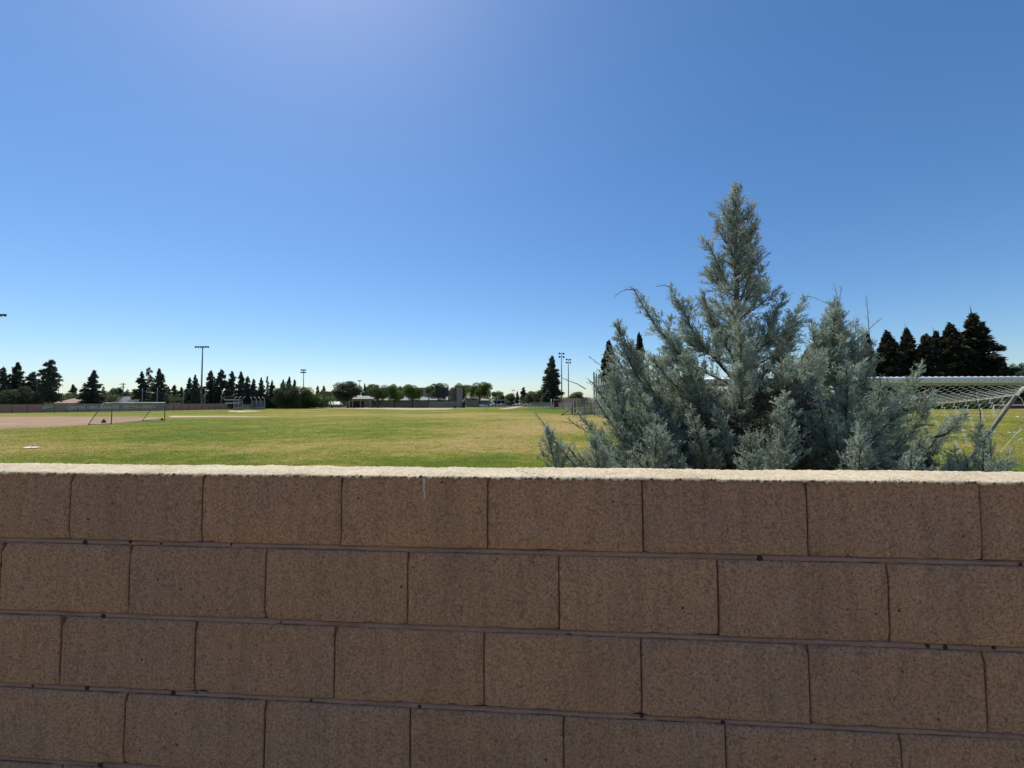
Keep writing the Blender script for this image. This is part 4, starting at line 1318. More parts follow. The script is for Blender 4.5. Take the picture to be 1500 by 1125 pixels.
CT = 'conifers beyond the left fence'
BT = 'broadleaf trees along the school'
trees = [
    ('conifer', 'red2', 2, 538, 16, 108, 'dark conifer cut off by the left edge of the view', CT),
    ('conifer', 'red1', 23, 531, 20, 110, 'tall dark conifer second from the left edge', CT),
    ('conifer', 'col2', 47, 545, 16, 112, 'blunt topped conifer between two taller ones at far left', CT),
    ('conifer', 'red2', 62, 548, 8, 125, 'slim conifer tucked against the tallest left conifer', CT),
    ('conifer', 'col1', 72, 527, 16, 106, 'tallest conifer of the left group, in front of the tan roof', CT),
    ('shade_tree', 'oak2', 30, 567, 26, 100, 'rounded green tree low in front of the left conifers', CT),
    ('conifer', 'red1', 106, 563, 11, 150, 'small distant conifer between the tan roof and the lone big conifer', CT),
    ('conifer', 'thin1', 123, 561, 8, 150, 'thin scrawny conifer just left of the lone big conifer', CT),
    ('conifer', 'wide1', 136, 543, 21, 118, 'lone broad dark conifer standing left of the grey roofed house', CT),
    ('conifer', 'thin1', 151, 566, 6, 135, 'little pointed conifer at the right flank of the lone big conifer', CT),
    ('shade_tree', 'dark1', 167, 566, 12, 150, 'small round dark tree left of the utility pole', CT),
    ('conifer', 'red2', 176, 569, 7, 150, 'short pointed conifer touching the utility pole', CT),
    ('conifer', 'thin1', 186, 570, 6, 160, 'faint thin conifer just right of the utility pole', CT),
    ('shade_tree', 'dark1', 192, 572, 12, 155, 'low dark tree between the utility pole and the three tall conifers', CT),
    ('conifer', 'red2', 206, 544, 13, 128, 'left one of the three tall conifers above the distant goal', CT),
    ('conifer', 'thin1', 217, 538, 13, 129, 'middle spiky one of the three tall conifers above the distant goal', CT),
    ('conifer', 'red1', 232, 540, 16, 126, 'right and widest of the three tall conifers above the distant goal', CT),
    ('conifer', 'red1', 246, 566, 9, 150, 'low conifer right of the three tall ones', CT),
    ('conifer', 'col2', 255, 564, 8, 152, 'pointed conifer in the low row left of the floodlight pole', CT),
    ('conifer', 'red2', 265, 567, 11, 150, 'wider conifer in the low row left of the floodlight pole', CT),
    ('conifer', 'red2', 277, 553, 10, 135, 'see through conifer left of the floodlight pole', CT),
    ('conifer', 'red1', 285, 549, 11, 133, 'pointed conifer touching the floodlight pole', CT),
    ('shade_tree', 'oak1', 295, 566, 8, 150, 'small brownish tree behind the tall floodlight pole', CT),
    ('conifer', 'col2', 308, 543, 11, 140, 'columnar conifer right of the floodlight pole', CT),
    ('conifer', 'col1', 323, 541, 12, 140, 'columnar conifer with a notched side, second right of the floodlight pole', CT),
    ('conifer', 'thin1', 333, 560, 8, 160, 'low dark conifer in the gap above the press box', CT),
    ('conifer', 'col2', 339, 544, 10, 142, 'narrow conifer above the press box', CT),
    ('conifer', 'wide1', 352, 545, 16, 140, 'dense pointed conifer above the curved backstop', CT),
    ('conifer', 'red1', 362, 551, 11, 141, 'conifer on the right shoulder of the dense pointed one', CT),
    ('conifer', 'red2', 371, 555, 10, 143, 'middle sized conifer right of the backstop posts', CT),
    ('conifer', 'red1', 382, 553, 10, 145, 'evenly pointed conifer between the backstop and the leggy tree', CT),
    ('conifer', 'thin1', 391, 551, 6, 146, 'leggy almost bare conifer with a tuft on top', CT),
    ('conifer', 'red2', 398, 557, 9, 148, 'conifer just right of the leggy one', CT),
    ('conifer', 'red1', 414, 556, 9, 160, 'left conifer rising out of the big olive tree', CT),
    ('conifer', 'wide1', 423, 552, 11, 160, 'tallest conifer rising out of the big olive tree', CT),
    ('conifer', 'red2', 431, 556, 8, 162, 'right conifer rising out of the big olive tree', CT),
    ('shade_tree', 'oak2', 421, 562, 24, 140, 'big spreading olive green tree left of the thin light pole', BT),
    ('shade_tree', 'dark2', 452, 567, 16, 145, 'dark green tree just right of the thin light pole', BT),
    ('conifer', 'red1', 465, 565, 7, 190, 'small conifer left of the white canopies, first of two', BT),
    ('conifer', 'red2', 474, 565, 8, 190, 'small conifer above the white canopies, second of two', BT),
    ('shade_tree', 'maple2', 476, 571, 14, 175, 'yellow green tree behind the white canopies', BT),
    ('shade_tree', 'oak1', 509, 559.5, 25, 160, 'wide olive oak with a leaning dark trunk right of the canopies', BT),
    ('conifer', 'red1', 534, 562, 7, 215, 'small distant conifer between the oak and the school trees', BT),
    ('shade_tree', 'dark1', 554, 561, 21, 158, 'dark round tree, leftmost in front of the long classroom', BT),
    ('shade_tree', 'maple2', 578, 562, 17, 162, 'round tree, middle of three in front of the long classroom', BT),
    ('shade_tree', 'maple1', 604, 563.5, 20, 158, 'bright green tree, rightmost of three before the long classroom', BT),
    ('shade_tree', 'dark1', 642, 559, 20, 168, 'green tree behind the dark netting left of the concrete slab', BT),
    ('shade_tree', 'maple2', 676, 561, 20, 180, 'green tree behind the tall concrete slab', BT),
    ('shade_tree', 'maple1', 703, 560, 21, 170, 'large green tree right of the concrete slab', BT),
    ('shade_tree', 'maple2', 730, 572, 13, 210, 'smaller green tree behind the carport roof', BT),
    ('shade_tree', 'dark1', 748, 575, 9, 210, 'small dark tree right of the carport', BT),
    ('conifer', 'red1', 758, 573, 5, 230, 'tiny conifer pair member above the parked cars', BT),
    ('conifer', 'col1', 767, 567, 7, 215, 'narrow dark conifer above the white pickup', BT),
    ('shade_tree', 'dark2', 780, 573, 14, 190, 'low dark tree left of the big pine', BT),
    ('shade_tree', 'oak2', 795, 569, 17, 180, 'brownish dark tree directly left of the big pine', BT),
    ('pine_tree', 'pine1', 808.5, 522, 16, 128, 'big dark pine beside the maroon dugout', None),
    ('shade_tree', 'dark2', 842, 574, 18, 190, 'low green tree behind the twin light poles', BT),
    ('conifer', 'brown2', 893, 499, 17, 125, 'dark conifer peeking over the left shoulder of the tall cypress', None),
    ('conifer', 'brown2', 938, 488, 14, 125, 'dark conifer mostly hidden behind the tall cypress', None),
    ('conifer', 'brown2', 1186, 512, 22, 118, 'dark conifer in the gap between the two cypresses', None),
    ('conifer', 'brown2', 1273, 486, 15, 118, 'brownish conifer top behind the lower cypress', None),
    ('conifer', 'brown2', 1304, 485, 26, 116, 'narrow dark brown conifer right of the lower cypress', None),
    ('conifer', 'brown1', 1333, 482, 27, 116, 'dark conifer with a drooping side, left of the broad conifer group', None),
    ('conifer', 'brown2', 1361, 490, 26, 114, 'short brownish conifer at the left end of the broad group', None),
    ('conifer', 'brown1', 1376, 486, 28, 114, 'conifer second from the left in the broad dark group', None),
    ('conifer', 'brown2', 1398, 474, 30, 112, 'pointed conifer beside the tallest in the broad dark group', None),
    ('conifer', 'brown1', 1432, 461, 46, 112, 'tallest and broadest dark conifer above the near goal', None),
    ('shade_tree', 'dark2', 1496, 532, 18, 150, 'small round tree at the right edge above the crossbar', None),
    ('conifer', 'red2', 1575, 500, 30, 130, 'dark conifer just outside the right edge of the view', None),
]
for a in trees:
    tree(a[0], a[1], a[2], a[3], a[4], a[5], a[6], a[7], {72: 0.13, 47: 0.12, 808.5: 0.05}.get(a[2], 0.0))

# low shrubs that read as one dark mass behind the fences
def shrub_mass():
    R = np.random.default_rng(77)
    V = []; T = []
    def band(px0, px1, D, ytop, n):
        for k in range(n):
            px = R.uniform(px0, px1); d_ = D * R.uniform(0.97, 1.06)
            x = X_at(px, d_); h = P(px, ytop + R.uniform(-4, 5), d_).z
            m_ = 240
            p = np.stack([x + R.normal(size=m_) * 1.6, d_ + R.normal(size=m_) * 1.0, h * (0.05 + 0.95 * R.random(m_) ** 0.75)], 1)
            tri = p[:, None, :] + R.normal(size=(m_, 3, 3)) * 0.22
            V.append(tri); T.append(np.clip(R.normal(0.45, 0.2, m_), 0, 1))
    band(-150, 20, 112, 580, 90)
    band(100, 165, 135, 580, 55)
    band(195, 480, 150, 580, 190)
    band(-150, 480, 160, 584, 120)
    band(1100, 1462, 101, 587, 260)
    band(1100, 1480, 112, 578, 160)
    band(770, 860, 195, 583, 40)
    band(440, 545, 186, 582, 60)
    band(655, 800, 240, 583, 70)
    o = link('shrubbery', tri_mesh('shrubbery', np.concatenate(V), np.concatenate(T), M['dkgreen']))
    tag(o, 'dark tangled shrubs filling in below the distant trees', 'shrubs', kind='stuff')
shrub_mass()

# ------------------------------------------------------------ poles
def floodlight(px, ytop, D, r, heads, label, base_z=0.0, spread=1.0, two=False, ang=0.0):
    x = X_at(px, D); H = P(px, ytop, D).z
    root = empty('floodlight_pole', (x, D, 0), 0, label, 'light pole', 'floodlight poles round the field')
    MB().tube([(x, D, 0), (x, D, H * 0.5), (x, D, H)], [r, r * 0.85, r * 0.6], 10).build('pole', M['steel'], root, True)
    ca, sa = math.cos(ang), math.sin(ang)
    rows = 2 if two else 1
    for q in range(rows):
        z = H - 0.25 - q * 1.1
        MB().tube([(x - spread * ca, D - spread * sa, z), (x + spread * ca, D + spread * sa, z)], 0.07, 6).build('crossarm', M['dark_steel'], root, True)
        for k in range(heads):
            t_ = (k / (heads - 1) - 0.5) * 2 * spread
            hx, hy = x + t_ * ca, D + t_ * sa
            m = MB()
            a0 = -0.5
            for (z0, r0), (z1, r1) in zip(((0, .12), (.18, .30), (.42, .40)), ((.18, .30), (.42, .40), (.46, .38))):
                pass
            m.tube([(hx, hy, z + 0.12), (hx, hy - 0.16, z + 0.02), (hx, hy - 0.42, z - 0.14)], [0.12, 0.26, 0.36], 10)
            m.build('lamp_head', M['dark_steel'], root, True)
    return root
floodlight(294.5, 507, 140, 0.30, 6, 'tall floodlight pole with a long lamp bar standing among the left conifers', spread=2.1)
floodlight(444, 541, 190, 0.22, 4, 'thinner floodlight pole with two stacked lamp rows behind the olive tree', spread=0.95, two=True)
floodlight(823, 516.5, 135, 0.22, 2, 'left and taller of the twin green light poles right of the big pine', spread=0.8, two=True, ang=0.5)
floodlight(833, 525.5, 150, 0.22, 2, 'right and shorter of the twin green light poles right of the big pine', spread=0.8, two=True, ang=0.5)
floodlight(526.5, 557, 235, 0.18, 3, 'tiny floodlight pole far behind the oak', spread=0.7)
floodlight(752, 571, 260, 0.14, 2, 'faintest and most distant light pole above the parked cars', spread=0.7)
floodlight(-11, 460, 95, 0.3, 6, 'floodlight pole left of the view, only its lamps reaching in', spread=2.2)

def pole(px, ytop, D, r, label, arms=(), name='utility_pole', cat='pole', m='bark'):
    x = X_at(px, D); H = P(px, ytop, D).z
    root = empty(name, (x, D, 0), 0, label, cat)
    MB().tube([(x, D, 0), (x, D, H)], [r, r * 0.75], 8).build('pole', M[m], root, True)
    for dz, w in arms:
        MB().box(x - w, x + w, D - 0.26, D - 0.13, H - dz - 0.09, H - dz + 0.09).build('crossarm', M[m], root)
        for s in (-0.85, -0.4, 0.4, 0.85):
            MB().tube([(x + w * s, D - 0.19, H - dz + 0.09), (x + w * s, D - 0.19, H - dz + 0.3)], 0.06, 6).build('insulator', M['steel'], root, True)
    return root
pole(179.5, 561, 155, 0.2, 'wooden utility pole with a crossarm between distant conifers', arms=((0.5, 1.2), (1.6, 0.9)))
for px, yt, D, lab in ((208, 569, 105, 'thin grey pole left of centre above the distant goal crossbar'),
                       (230, 568, 105, 'thin grey pole rising above the right end of the distant goal'),
                       (268, 572, 120, 'thin grey pole left of the floodlight pole'),
                       (300, 577, 125, 'thin grey pole close to the right of the floodlight pole'),
                       (324, 578, 125, 'thin grey pole left of the press box'),
                       (701, 581, 150, 'thin signpost standing at the parking lot edge')):
    pole(px, yt, D, 0.07, lab, name='steel_pole', m='steel')

# ------------------------------------------------------------ fences
def fence(name, pts, h, n_per, m_mesh, label, post_r=0.045, post_m='dark_steel', panel='mesh_panel', rails=(1.0,), group=None):
    root = empty(name, (pts[0].x, pts[0].y, 0), 0, label, 'fence', group)
    for (a, b), n in zip(zip(pts[:-1], pts[1:]), n_per):
        for i in range(n):
            p, q = a.lerp(b, i / n), a.lerp(b, (i + 1) / n)
            MB().tube([(p.x, p.y, 0), (p.x, p.y, h + 0.05)], post_r, 6).build('post', M[post_m], root, True)
            MB().slab(p, q, 0.06, h - 0.02, 0.02).build(panel, M[m_mesh], root)
            for rz in rails:
                MB().tube([(p.x, p.y, h * rz), (q.x, q.y, h * rz)], 0.03, 5, False).build('rail', M[post_m], root, True)
    p = pts[-1]
    MB().tube([(p.x, p.y, 0), (p.x, p.y, h + 0.05)], post_r, 6).build('post', M[post_m], root, True)
    return root
def flat(v): return Vector((v.x, v.y, 0))

fa, fb, fc, fd = flat(P(-160, 600, 80)), flat(P(62, 600, 91)), flat(P(243, 600, 110)), flat(P(333, 600, 128))
fence('windscreen_fence', [fa, fb], 1.9, [9], 'screen_pink', 'fence covered in faded pink windscreen at far left', panel='windscreen')
fence('windscreen_fence', [fc, fd], 1.85, [9], 'screen_pink', 'fence covered in faded pink windscreen between the distant goal and the press box', panel='windscreen')
ban = fence('banner_fence', [fb, fc], 1.9, [12], 'screen_mauve', 'fence carrying a long lettered banner behind the distant goal', panel='banner')

def text_on(s, a, b, z, size, parent, m='lettering'):
    cu = bpy.data.curves.new('lettering', 'FONT')
    cu.body = s
    cu.size = size
    cu.extrude = 0.01
    cu.offset = 0.03
    tmp = bpy.data.objects.new('tmp', cu)
    me = bpy.data.meshes.new_from_object(tmp)
    bpy.data.objects.remove(tmp)
    me.materials.append(M[m])
    xs = [v.co.x for v in me.vertices]
    w = max(xs) - min(xs)
    L = (b - a).length
    ang = math.atan2(b.y - a.y, b.x - a.x)
    n_ = Vector((math.sin(ang), -math.cos(ang), 0)) * 0.06
    mw = Matrix.Translation(a + n_ + Vector((0, 0, z))) @ Matrix.Rotation(ang, 4, 'Z') @ Matrix.Rotation(math.pi / 2, 4, 'X') @ Matrix.Diagonal((L / w, 1, 1, 1))
    me.transform(mw)
    link('lettering', me, parent)
def along(px):
    """point of the banner fence line seen in column px"""
    t0, t1 = 0.0, 1.0
    best = min((abs((lambda p: 750 + p.x / p.y * F)(fb.lerp(fc, k / 400)) - px), k) for k in range(401))
    return fb.lerp(fc, best[1] / 400)
for s, x0, x1 in (('QINTN', 98, 124.5), ('OMN/', 128.5, 143.5), ('XA·NNTY', 147, 176), ('TC', 181, 191), ('ARCS', 209, 228)):
    text_on(s, along(x0), along(x1), 0.75, 1.0, ban)
# pale swoosh between the words
a_, b_ = along(192), along(208)
MB().poly([(a_.x, a_.y - .08, 1.30), (b_.x, b_.y - .08, 0.85), (b_.x, b_.y - .08, 1.05), (a_.x, a_.y - .08, 1.42)]).build('emblem', M['lettering'], ban)
# small landscape picture at the banner's left end
a_, b_ = along(63), along(80)
MB().poly([(a_.x, a_.y - .08, 0.35), (b_.x, b_.y - .08, 0.35), (b_.x, b_.y - .08, 1.55), (a_.x, a_.y - .08, 1.55)]).build('picture', M['pale_dirt'], ban)
MB().poly([(a_.x, a_.y - .10, 0.36), (b_.x, b_.y - .10, 0.36), (b_.x, b_.y - .10, 1.30), ((a_.x + b_.x) / 2, a_.y - .10, 0.62)]).build('picture', M['dkpaint'] if 'dkpaint' in M else M['school_roof'], ban)

fence('chain_link_fence', [flat(P(372, 598, 150)), flat(P(412, 598, 150))], 2.0, [5], 'chain_dense', 'grey chain link fence right of the curved backstop', post_m='steel')
fence('chain_link_fence', [flat(P(411, 598, 148)), flat(P(455, 598, 150))], 1.7, [5], 'screen_dark', 'dark screened fence under the big olive tree', panel='windscreen')
fence('chain_link_fence', [flat(P(775, 600, 135)), flat(P(812, 600, 112))], 1.9, [7], 'chain', 'low chain link fence left of the dugout', post_m='dark_steel')
fence('chain_link_fence', [flat(P(846.5, 608, 62)), flat(P(905, 603, 92))], 2.6, [8], 'chain_dense', 'tall chain link fence running back beside the tall cypress', post_m='dark_steel', rails=(1.0, 0.5))
fence('chain_link_fence', [flat(P(818, 600, 112)), flat(P(843, 603, 82))], 1.9, [3], 'chain', 'dark railed fence between the dugout and the corner post', post_m='dark_steel', rails=(1.0, 0.5))
# pale kerb below the tall fence
q0, q1 = flat(P(840, 608, 62)), flat(P(905, 603, 92))
tag(MB().slab(q0, q1, 0, 0.32, 0.25).build('kerb', M['pale_dirt']), 'pale concrete kerb under the tall chain link fence', kind='structure')
# leaning brace of the corner post
ra = G(822, 608.5); 
rt = empty('gate_frame', ra, 0, 'leaning dark gate frame at the corner of the tall fence', 'gate')
MB().tube([ra, P(839, 596.5, ra.y)], 0.07, 6).build('brace', M['dark_steel'], rt, True)
for px, yt in ((838, 590), (842, 583.5)):
    p = flat(P(px, 600, 66)); MB().tube([p, Vector((p.x, p.y, P(px, yt, 66).z))], 0.11, 8).build('post', M['dark_steel'], rt, True)
MB().tube([ra + Vector((0, 0, .05)), flat(P(842, 600, 66)) + Vector((0, 0, .05))], 0.05, 5).build('bottom_rail', M['dark_steel'], rt, True)

# curved backstop
bs = empty('backstop', flat(P(362, 600, 122)), 0, 'baseball backstop with two rows of overhanging curved posts', 'backstop')
def hook(px, D, px_tip, ytip, ybend):
    a = flat(P(px, 600, D)); b = P(px, ybend, D); t_ = P(px_tip, ytip, D)
    m_ = P(px + (px_tip - px) * 0.25, ytip + (ybend - ytip) * 0.35, D)
    MB().tube([a, b, m_, t_], 0.085, 6).build('curved_post', M['steel'], bs, True)
for px, tp_ in ((342.5, 347), (349, 353), (355, 359)):
    hook(px, 118, tp_, 581, 588)
for px, tp_ in ((369, 367), (376, 372), (382, 378), (388, 384)):
    hook(px, 126, tp_, 581.5, 588)
for x0, x1, D in ((342.5, 355, 118), (369, 388, 126)):
    MB().slab(flat(P(x0, 600, D)), flat(P(x1, 600, D)), 0.1, P(350, 587, D).z, 0.02).build('mesh_panel', M['chain'], bs)
    MB().slab(flat(P(x0, 600, D)), flat(P(x1, 600, D)), 0.0, 0.9, 0.08).build('kick_board', M['grey_wall'], bs)
MB().slab(flat(P(355, 600, 118)), flat(P(369, 600, 126)), 0.1, 1.6, 0.02).build('mesh_panel', M['chain_dense'], bs)

# press box
D = 130
x0, x1 = X_at(330, D), X_at(344, D)
pb = empty('press_box', ((x0 + x1) / 2, D, 0), 0, 'raised two level press box left of the curved backstop', 'press box')
for i, xx in enumerate((x0 + .2, (x0 + x1) / 2, x1 - .2)):
    for yy in (D + .2, D + 2.4):
        MB().box(xx - .1, xx + .1, yy - .1, yy + .1, 0, 2.6).build('stilt', M['dark_steel'], pb)
z1 = P(330, 588, D).z; z2 = P(330, 580.5, D).z
MB().box(x0, x1, D, D + 2.6, 1.9, 2.15).build('floor', M['white'], pb)
MB().box(x0, x1, D + .1, D + 2.5, 2.15, 2.95).build('wall', M['dark_open'], pb)
MB().box(x0 - .2, x1 + .2, D - .1, D + 2.7, 2.95, 3.15).build('floor', M['white'], pb)
MB().box(x0, x1, D + .1, D + 2.5, 3.15, z2 - .25).build('wall', M['dark_open'], pb)
MB().box(x0 - .4, x1 + .4, D - .4, D + 3.0, z2 - .25, z2).build('roof', M['brown_wall'], pb)

# ------------------------------------------------------------ houses beyond the left fence
def house(px0, px1, y_ridge, y_eave, D, roof_m, label, depth=9, hip=0.22, wall_m='stucco', gable=False):
    x0, x1 = X_at(px0, D), X_at(px1, D)
    ze, zr = P(px0, y_eave, D).z, P(px0, y_ridge, D).z
    ze = max(ze, 2.2)
    root = empty('house', ((x0 + x1) / 2, D + depth / 2, 0), 0, label, 'house', 'houses beyond the left fence')
    MB().box(x0 + .4, x1 - .4, D + .4, D + depth - .4, 0, ze).build('wall', M[wall_m], root)
    w = x1 - x0
    h_ = 0.0 if gable else w * hip
    ym = D + depth / 2
    v = [(x0, D, ze), (x1, D, ze), (x1, D + depth, ze), (x0, D + depth, ze), (x0 + h_, ym, zr), (x1 - h_, ym, zr)]
    m = MB(); m.v = v; m.f = [(0, 1, 5, 4), (1, 2, 5), (2, 3, 4, 5), (3, 0, 4), (3, 2, 1, 0)]
    m.build('roof', M[roof_m], root)
    for k in range(3):
        xx = x0 + w * (0.22 + 0.28 * k)
        f = MB().box(xx - .6, xx + .6, D + .36, D + .41, ze - 1.5, ze - .4).build('window', M['white'], root)
        MB().box(xx - .5, xx + .5, D + .335, D + .358, ze - 1.4, ze - .5).build('pane', M['glass'], f)
    return root
house(78, 110, 583.5, 593, 118, 'tan_roof', 'tan roofed house right of the tallest left conifer', hip=0.12)
house(44, 70, 587, 593.5, 122, 'tan_roof', 'low tan roof between the two foreground tree trunks', hip=0.1)
house(108, 124, 588, 594, 119, 'tan_roof', 'small tan gable beside the larger tan roof', hip=0.3)
house(143, 160, 584, 592, 135, 'orange_roof', 'orange tiled roof right of the lone big conifer', hip=0.3)
house(156, 184, 580.5, 592, 132, 'grey_roof', 'grey shingled gable roof behind the distant goal', hip=0.25)
house(183, 202, 583, 592, 136, 'stucco', 'pale roofed house behind the distant goal crossbar', hip=0.25)

# ------------------------------------------------------------ vehicles
def car(px, py_base, D, length, label, paint, kind='sedan', rz=0.0, group='cars in the far parking lot'):
    p = flat(P(px, py_base, D))
    root = empty('parked_car', p, rz, label, 'car', group)
    L, W = length, 1.8
    if kind == 'sedan': prof = [(0, .35), (0, .85), (.12, .95), (.27, 1.0), (.38, 1.42), (.68, 1.44), (.84, 1.02), (1, .95), (1, .35)]
    elif kind == 'van': prof = [(0, .35), (0, 1.0), (.10, 1.15), (.22, 1.95), (.98, 2.0), (1, .35)]
    else: prof = [(0, .45), (0, 1.0), (.28, 1.12), (.36, 1.75), (.58, 1.78), (.62, 1.15), (1, 1.15), (1, .45)]
    m = MB(); n = len(prof)
    for s in (-1, 1):
        for (u, z) in prof:
            inset = 0.12 if z > 1.25 else 0.0
            m.v.append(((u - .5) * L, s * (W / 2 - inset), z))
    m.f = [tuple(range(n))[::-1], tuple(range(n, 2 * n))] + [(i, (i + 1) % n, n + (i + 1) % n, n + i) for i in range(n)]
    link('body', m.mesh('body', M[paint]), root, False)
    zt = max(z for u, z in prof)
    u0, u1 = {'sedan': (.36, .74), 'van': (.18, .9), 'pickup': (.35, .58)}[kind]
    for s in (-1, 1):
        link('window', MB().box((u0 - .5) * L + .15, (u1 - .5) * L - .1, min(s * (W / 2 - .11), s * (W / 2 - .06)), max(s * (W / 2 - .11), s * (W / 2 - .06)), zt - .45, zt - .1).mesh('window', M['glass']), root, False)
        for u in (.18, .82):
            x = (u - .5) * L
            link('wheel', MB().tube([(x, s * (W / 2 - .2), .33), (x, s * (W / 2 + .01), .33)], .33, 12).mesh('wheel', M['tyre'], True), root, False)
    return root
car(735, 595, 190, 4.6, 'silver sedan in front of the carport roof', 'silver', 'sedan', 0.2)
car(725, 595, 200, 4.4, 'white sedan partly behind the silver one near the carport', 'car_white', 'sedan', 0.3)
car(764, 594, 195, 5.6, 'white pickup parked at the end of the worn footpath', 'car_white', 'pickup', 0.1)
car(774, 594, 185, 4.6, 'silver grey sedan right of the white pickup', 'silver', 'sedan', 0.1)
car(757, 593, 215, 4.4, 'white car farthest back at the path end', 'car_white', 'sedan', 0.1)
for px, lab in ((207, 'first white van roof from the left behind the windscreen fence'), (217, 'second white van roof behind the distant goal crossbar'),
                (236, 'white van roof beyond the right post of the distant goal'), (251, 'white van roof just right of the distant goal'),
                (266, 'white van roof left of the floodlight pole'), (283, 'white van roof touching the floodlight pole')):
    car(px, 598, 138, 4.9, lab, 'car_white', 'van', 0.1, 'white vans parked beyond the left fence')

# ------------------------------------------------------------ school
def block_house(name, px0, px1, y_eave, D, depth, wall_m, label, roof=None, roof_m='school_roof', over=0.5, ridge=None):
    x0, x1 = X_at(px0, D), X_at(px1, D)
    ze = P((px0 + px1) / 2, y_eave, D).z
    root = empty(name, ((x0 + x1) / 2, D + depth / 2, 0), 0, label, 'building')
    MB().box(x0, x1, D, D + depth, 0, ze).build('wall', M[wall_m], root)
    if ridge is not None:
        zr = P((px0 + px1) / 2, ridge, D + depth / 2).z
        m = MB(); ym = D + depth / 2
        v = [(x0 - over, D - over, ze + .002), (x1 + over, D - over, ze + .002), (x1 + over, D + depth + over, ze + .002), (x0 - over, D + depth + over, ze + .002)]
        h_ = min((x1 - x0) * 0.3, depth * 0.45)
        m.v = v + [(x0 + h_, ym, zr), (x1 - h_, ym, zr)]
        m.f = [(0, 1, 5, 4), (1, 2, 5), (2, 3, 4, 5), (3, 0, 4), (3, 2, 1, 0)]
        m.build('roof', M[roof_m], root)
        MB().box(x0 - over - .02, x1 + over + .02, D - over - .08, D - over - .005, ze - .25, ze + .02).build('fascia', M['dark_steel'], root)
    else:
        MB().box(x0 - .15, x1 + .15, D - .15, D + depth + .15, ze + .002, ze + .25).build('parapet', M[roof_m], root)
    return root, x0, x1, ze
# gym behind
block_house('gym', 536, 637, 568.5, 215, 30, 'grey_wall', 'tall grey gymnasium rising behind the school trees')
# building whose near-black panels stand for the shade in its openings
b, x0, x1, ze = block_house('classroom_building', 507, 543, 584.5, 172, 14, 'school_wall', 'school building with dark openings right of the oak', ridge=580)
for a, c in ((513.2, 515.6), (517.5, 527), (529.5, 533)):
    MB().box(X_at(a, 172), X_at(c, 172), 171.9, 171.98, 0, P(a, 587.8, 172).z).build('dark_opening', M['dark_open'], b)
for a in (516.5, 528.5, 542.5):
    MB().box(X_at(a, 170.5) - .12, X_at(a, 170.5) + .12, 170.4, 170.6, 0, ze - .26).build('column', M['stucco'], b)
# long classroom
b, x0, x1, ze = block_house('classroom_building', 545, 628, 586.3, 175, 16, 'school_wall', 'long low classroom with a grey roof behind three round trees', ridge=578.5, over=1.0)
for a, c in ((548, 551), (556, 560), (583, 587), (592, 596), (611, 615), (620, 624)):
    f = MB().box(X_at(a, 175), X_at(c, 175), 174.9, 174.98, 0.9, 2.3).build('window', M['stucco'], b)
    MB().box(X_at(a + .5, 175), X_at(c - .5, 175), 174.85, 174.895, 1.05, 2.15).build('pane', M['glass'], f)
# low grey wall in front
rt = empty('low_wall', flat(P(610, 598, 160)), 0, 'low grey screen wall right of the bright green tree', 'wall')
MB().slab(flat(P(588, 598, 165)), flat(P(628, 598, 162)), 0, P(610, 587.6, 163).z * 0.98, 0.2).build('panel', M['slab'], rt)
MB().box(X_at(628, 162) - .2, X_at(628, 162) + .2, 161.8, 162.2, 0, 3.6).build('post', M['dark_steel'], rt)
b, x0, x1, ze = block_house('field_house', 630, 668, 586, 176, 12, 'grey_wall', 'grey block field house behind the dark netting', ridge=582)
# wind netting on poles
rt = empty('netting_frame', flat(P(650, 598, 156)), 0, 'tall frame of dark wind netting left of the concrete slab', 'netting')
D = 156
for a in (637.3, 656.5, 669):
    MB().tube([flat(P(a, 598, D)), P(a, 567.5, D)], 0.09, 6).build('post', M['dark_steel'], rt, True)
MB().slab(flat(P(637.3, 598, D)), flat(P(656.2, 598, D)), P(640, 581.5, D).z, P(640, 568, D).z, 0.03).build('netting', M['screen_dark'], rt)
MB().slab(flat(P(656.8, 598, D)), flat(P(669, 598, D)), P(660, 586.5, D).z, P(660, 572, D).z, 0.03).build('netting', M['screen_olive'], rt)
MB().slab(flat(P(628, 598, D - 1)), flat(P(670, 598, D - 1)), 0.05, P(650, 588.2, D).z, 0.03).build('netting', M['chain_dense'], rt)
# concrete slab
D = 153
rt = empty('concrete_slab', flat(P(673, 598, D)), 0, 'tall upright purple grey concrete slab at the field edge', 'slab')
MB().box(X_at(669, D), X_at(677, D), D, D + 0.9, 0, P(673, 567.5, D).z).build('panel', M['slab'], rt)
MB().box(X_at(677, D) + .003, X_at(681, D), D + .3, D + 0.8, 0, P(679, 589, D).z).build('wing', M['dark_open'], rt)
# buildings right of the slab
b, x0, x1, ze = block_house('classroom_building', 683, 699.5, 584.3, 178, 10, 'stucco', 'beige building directly right of the concrete slab', ridge=583)
b, x0, x1, ze = block_house('storage_building', 703, 715, 586.5, 180, 9, 'school_wall', 'small grey building behind the white boxes', ridge=583.8)
# white boxes
for a, c, y, lab in ((702.5, 709.5, 592.2, 'larger white storage box by the signpost'), (710.5, 714, 593, 'smaller white storage box right of the larger one')):
    D = 165
    rt = empty('storage_box', flat(P((a + c) / 2, 597, D)), 0, lab, 'box', 'white storage boxes')
    zt = P(a, y, D).z
    MB().box(X_at(a, D), X_at(c, D), D, D + 1.2, 0.08, zt - .12).build('body', M['white'], rt)
    MB().box(X_at(a, D) - .05, X_at(c, D) + .05, D - .05, D + 1.25, zt - .117, zt).build('lid', M['canvas'], rt)
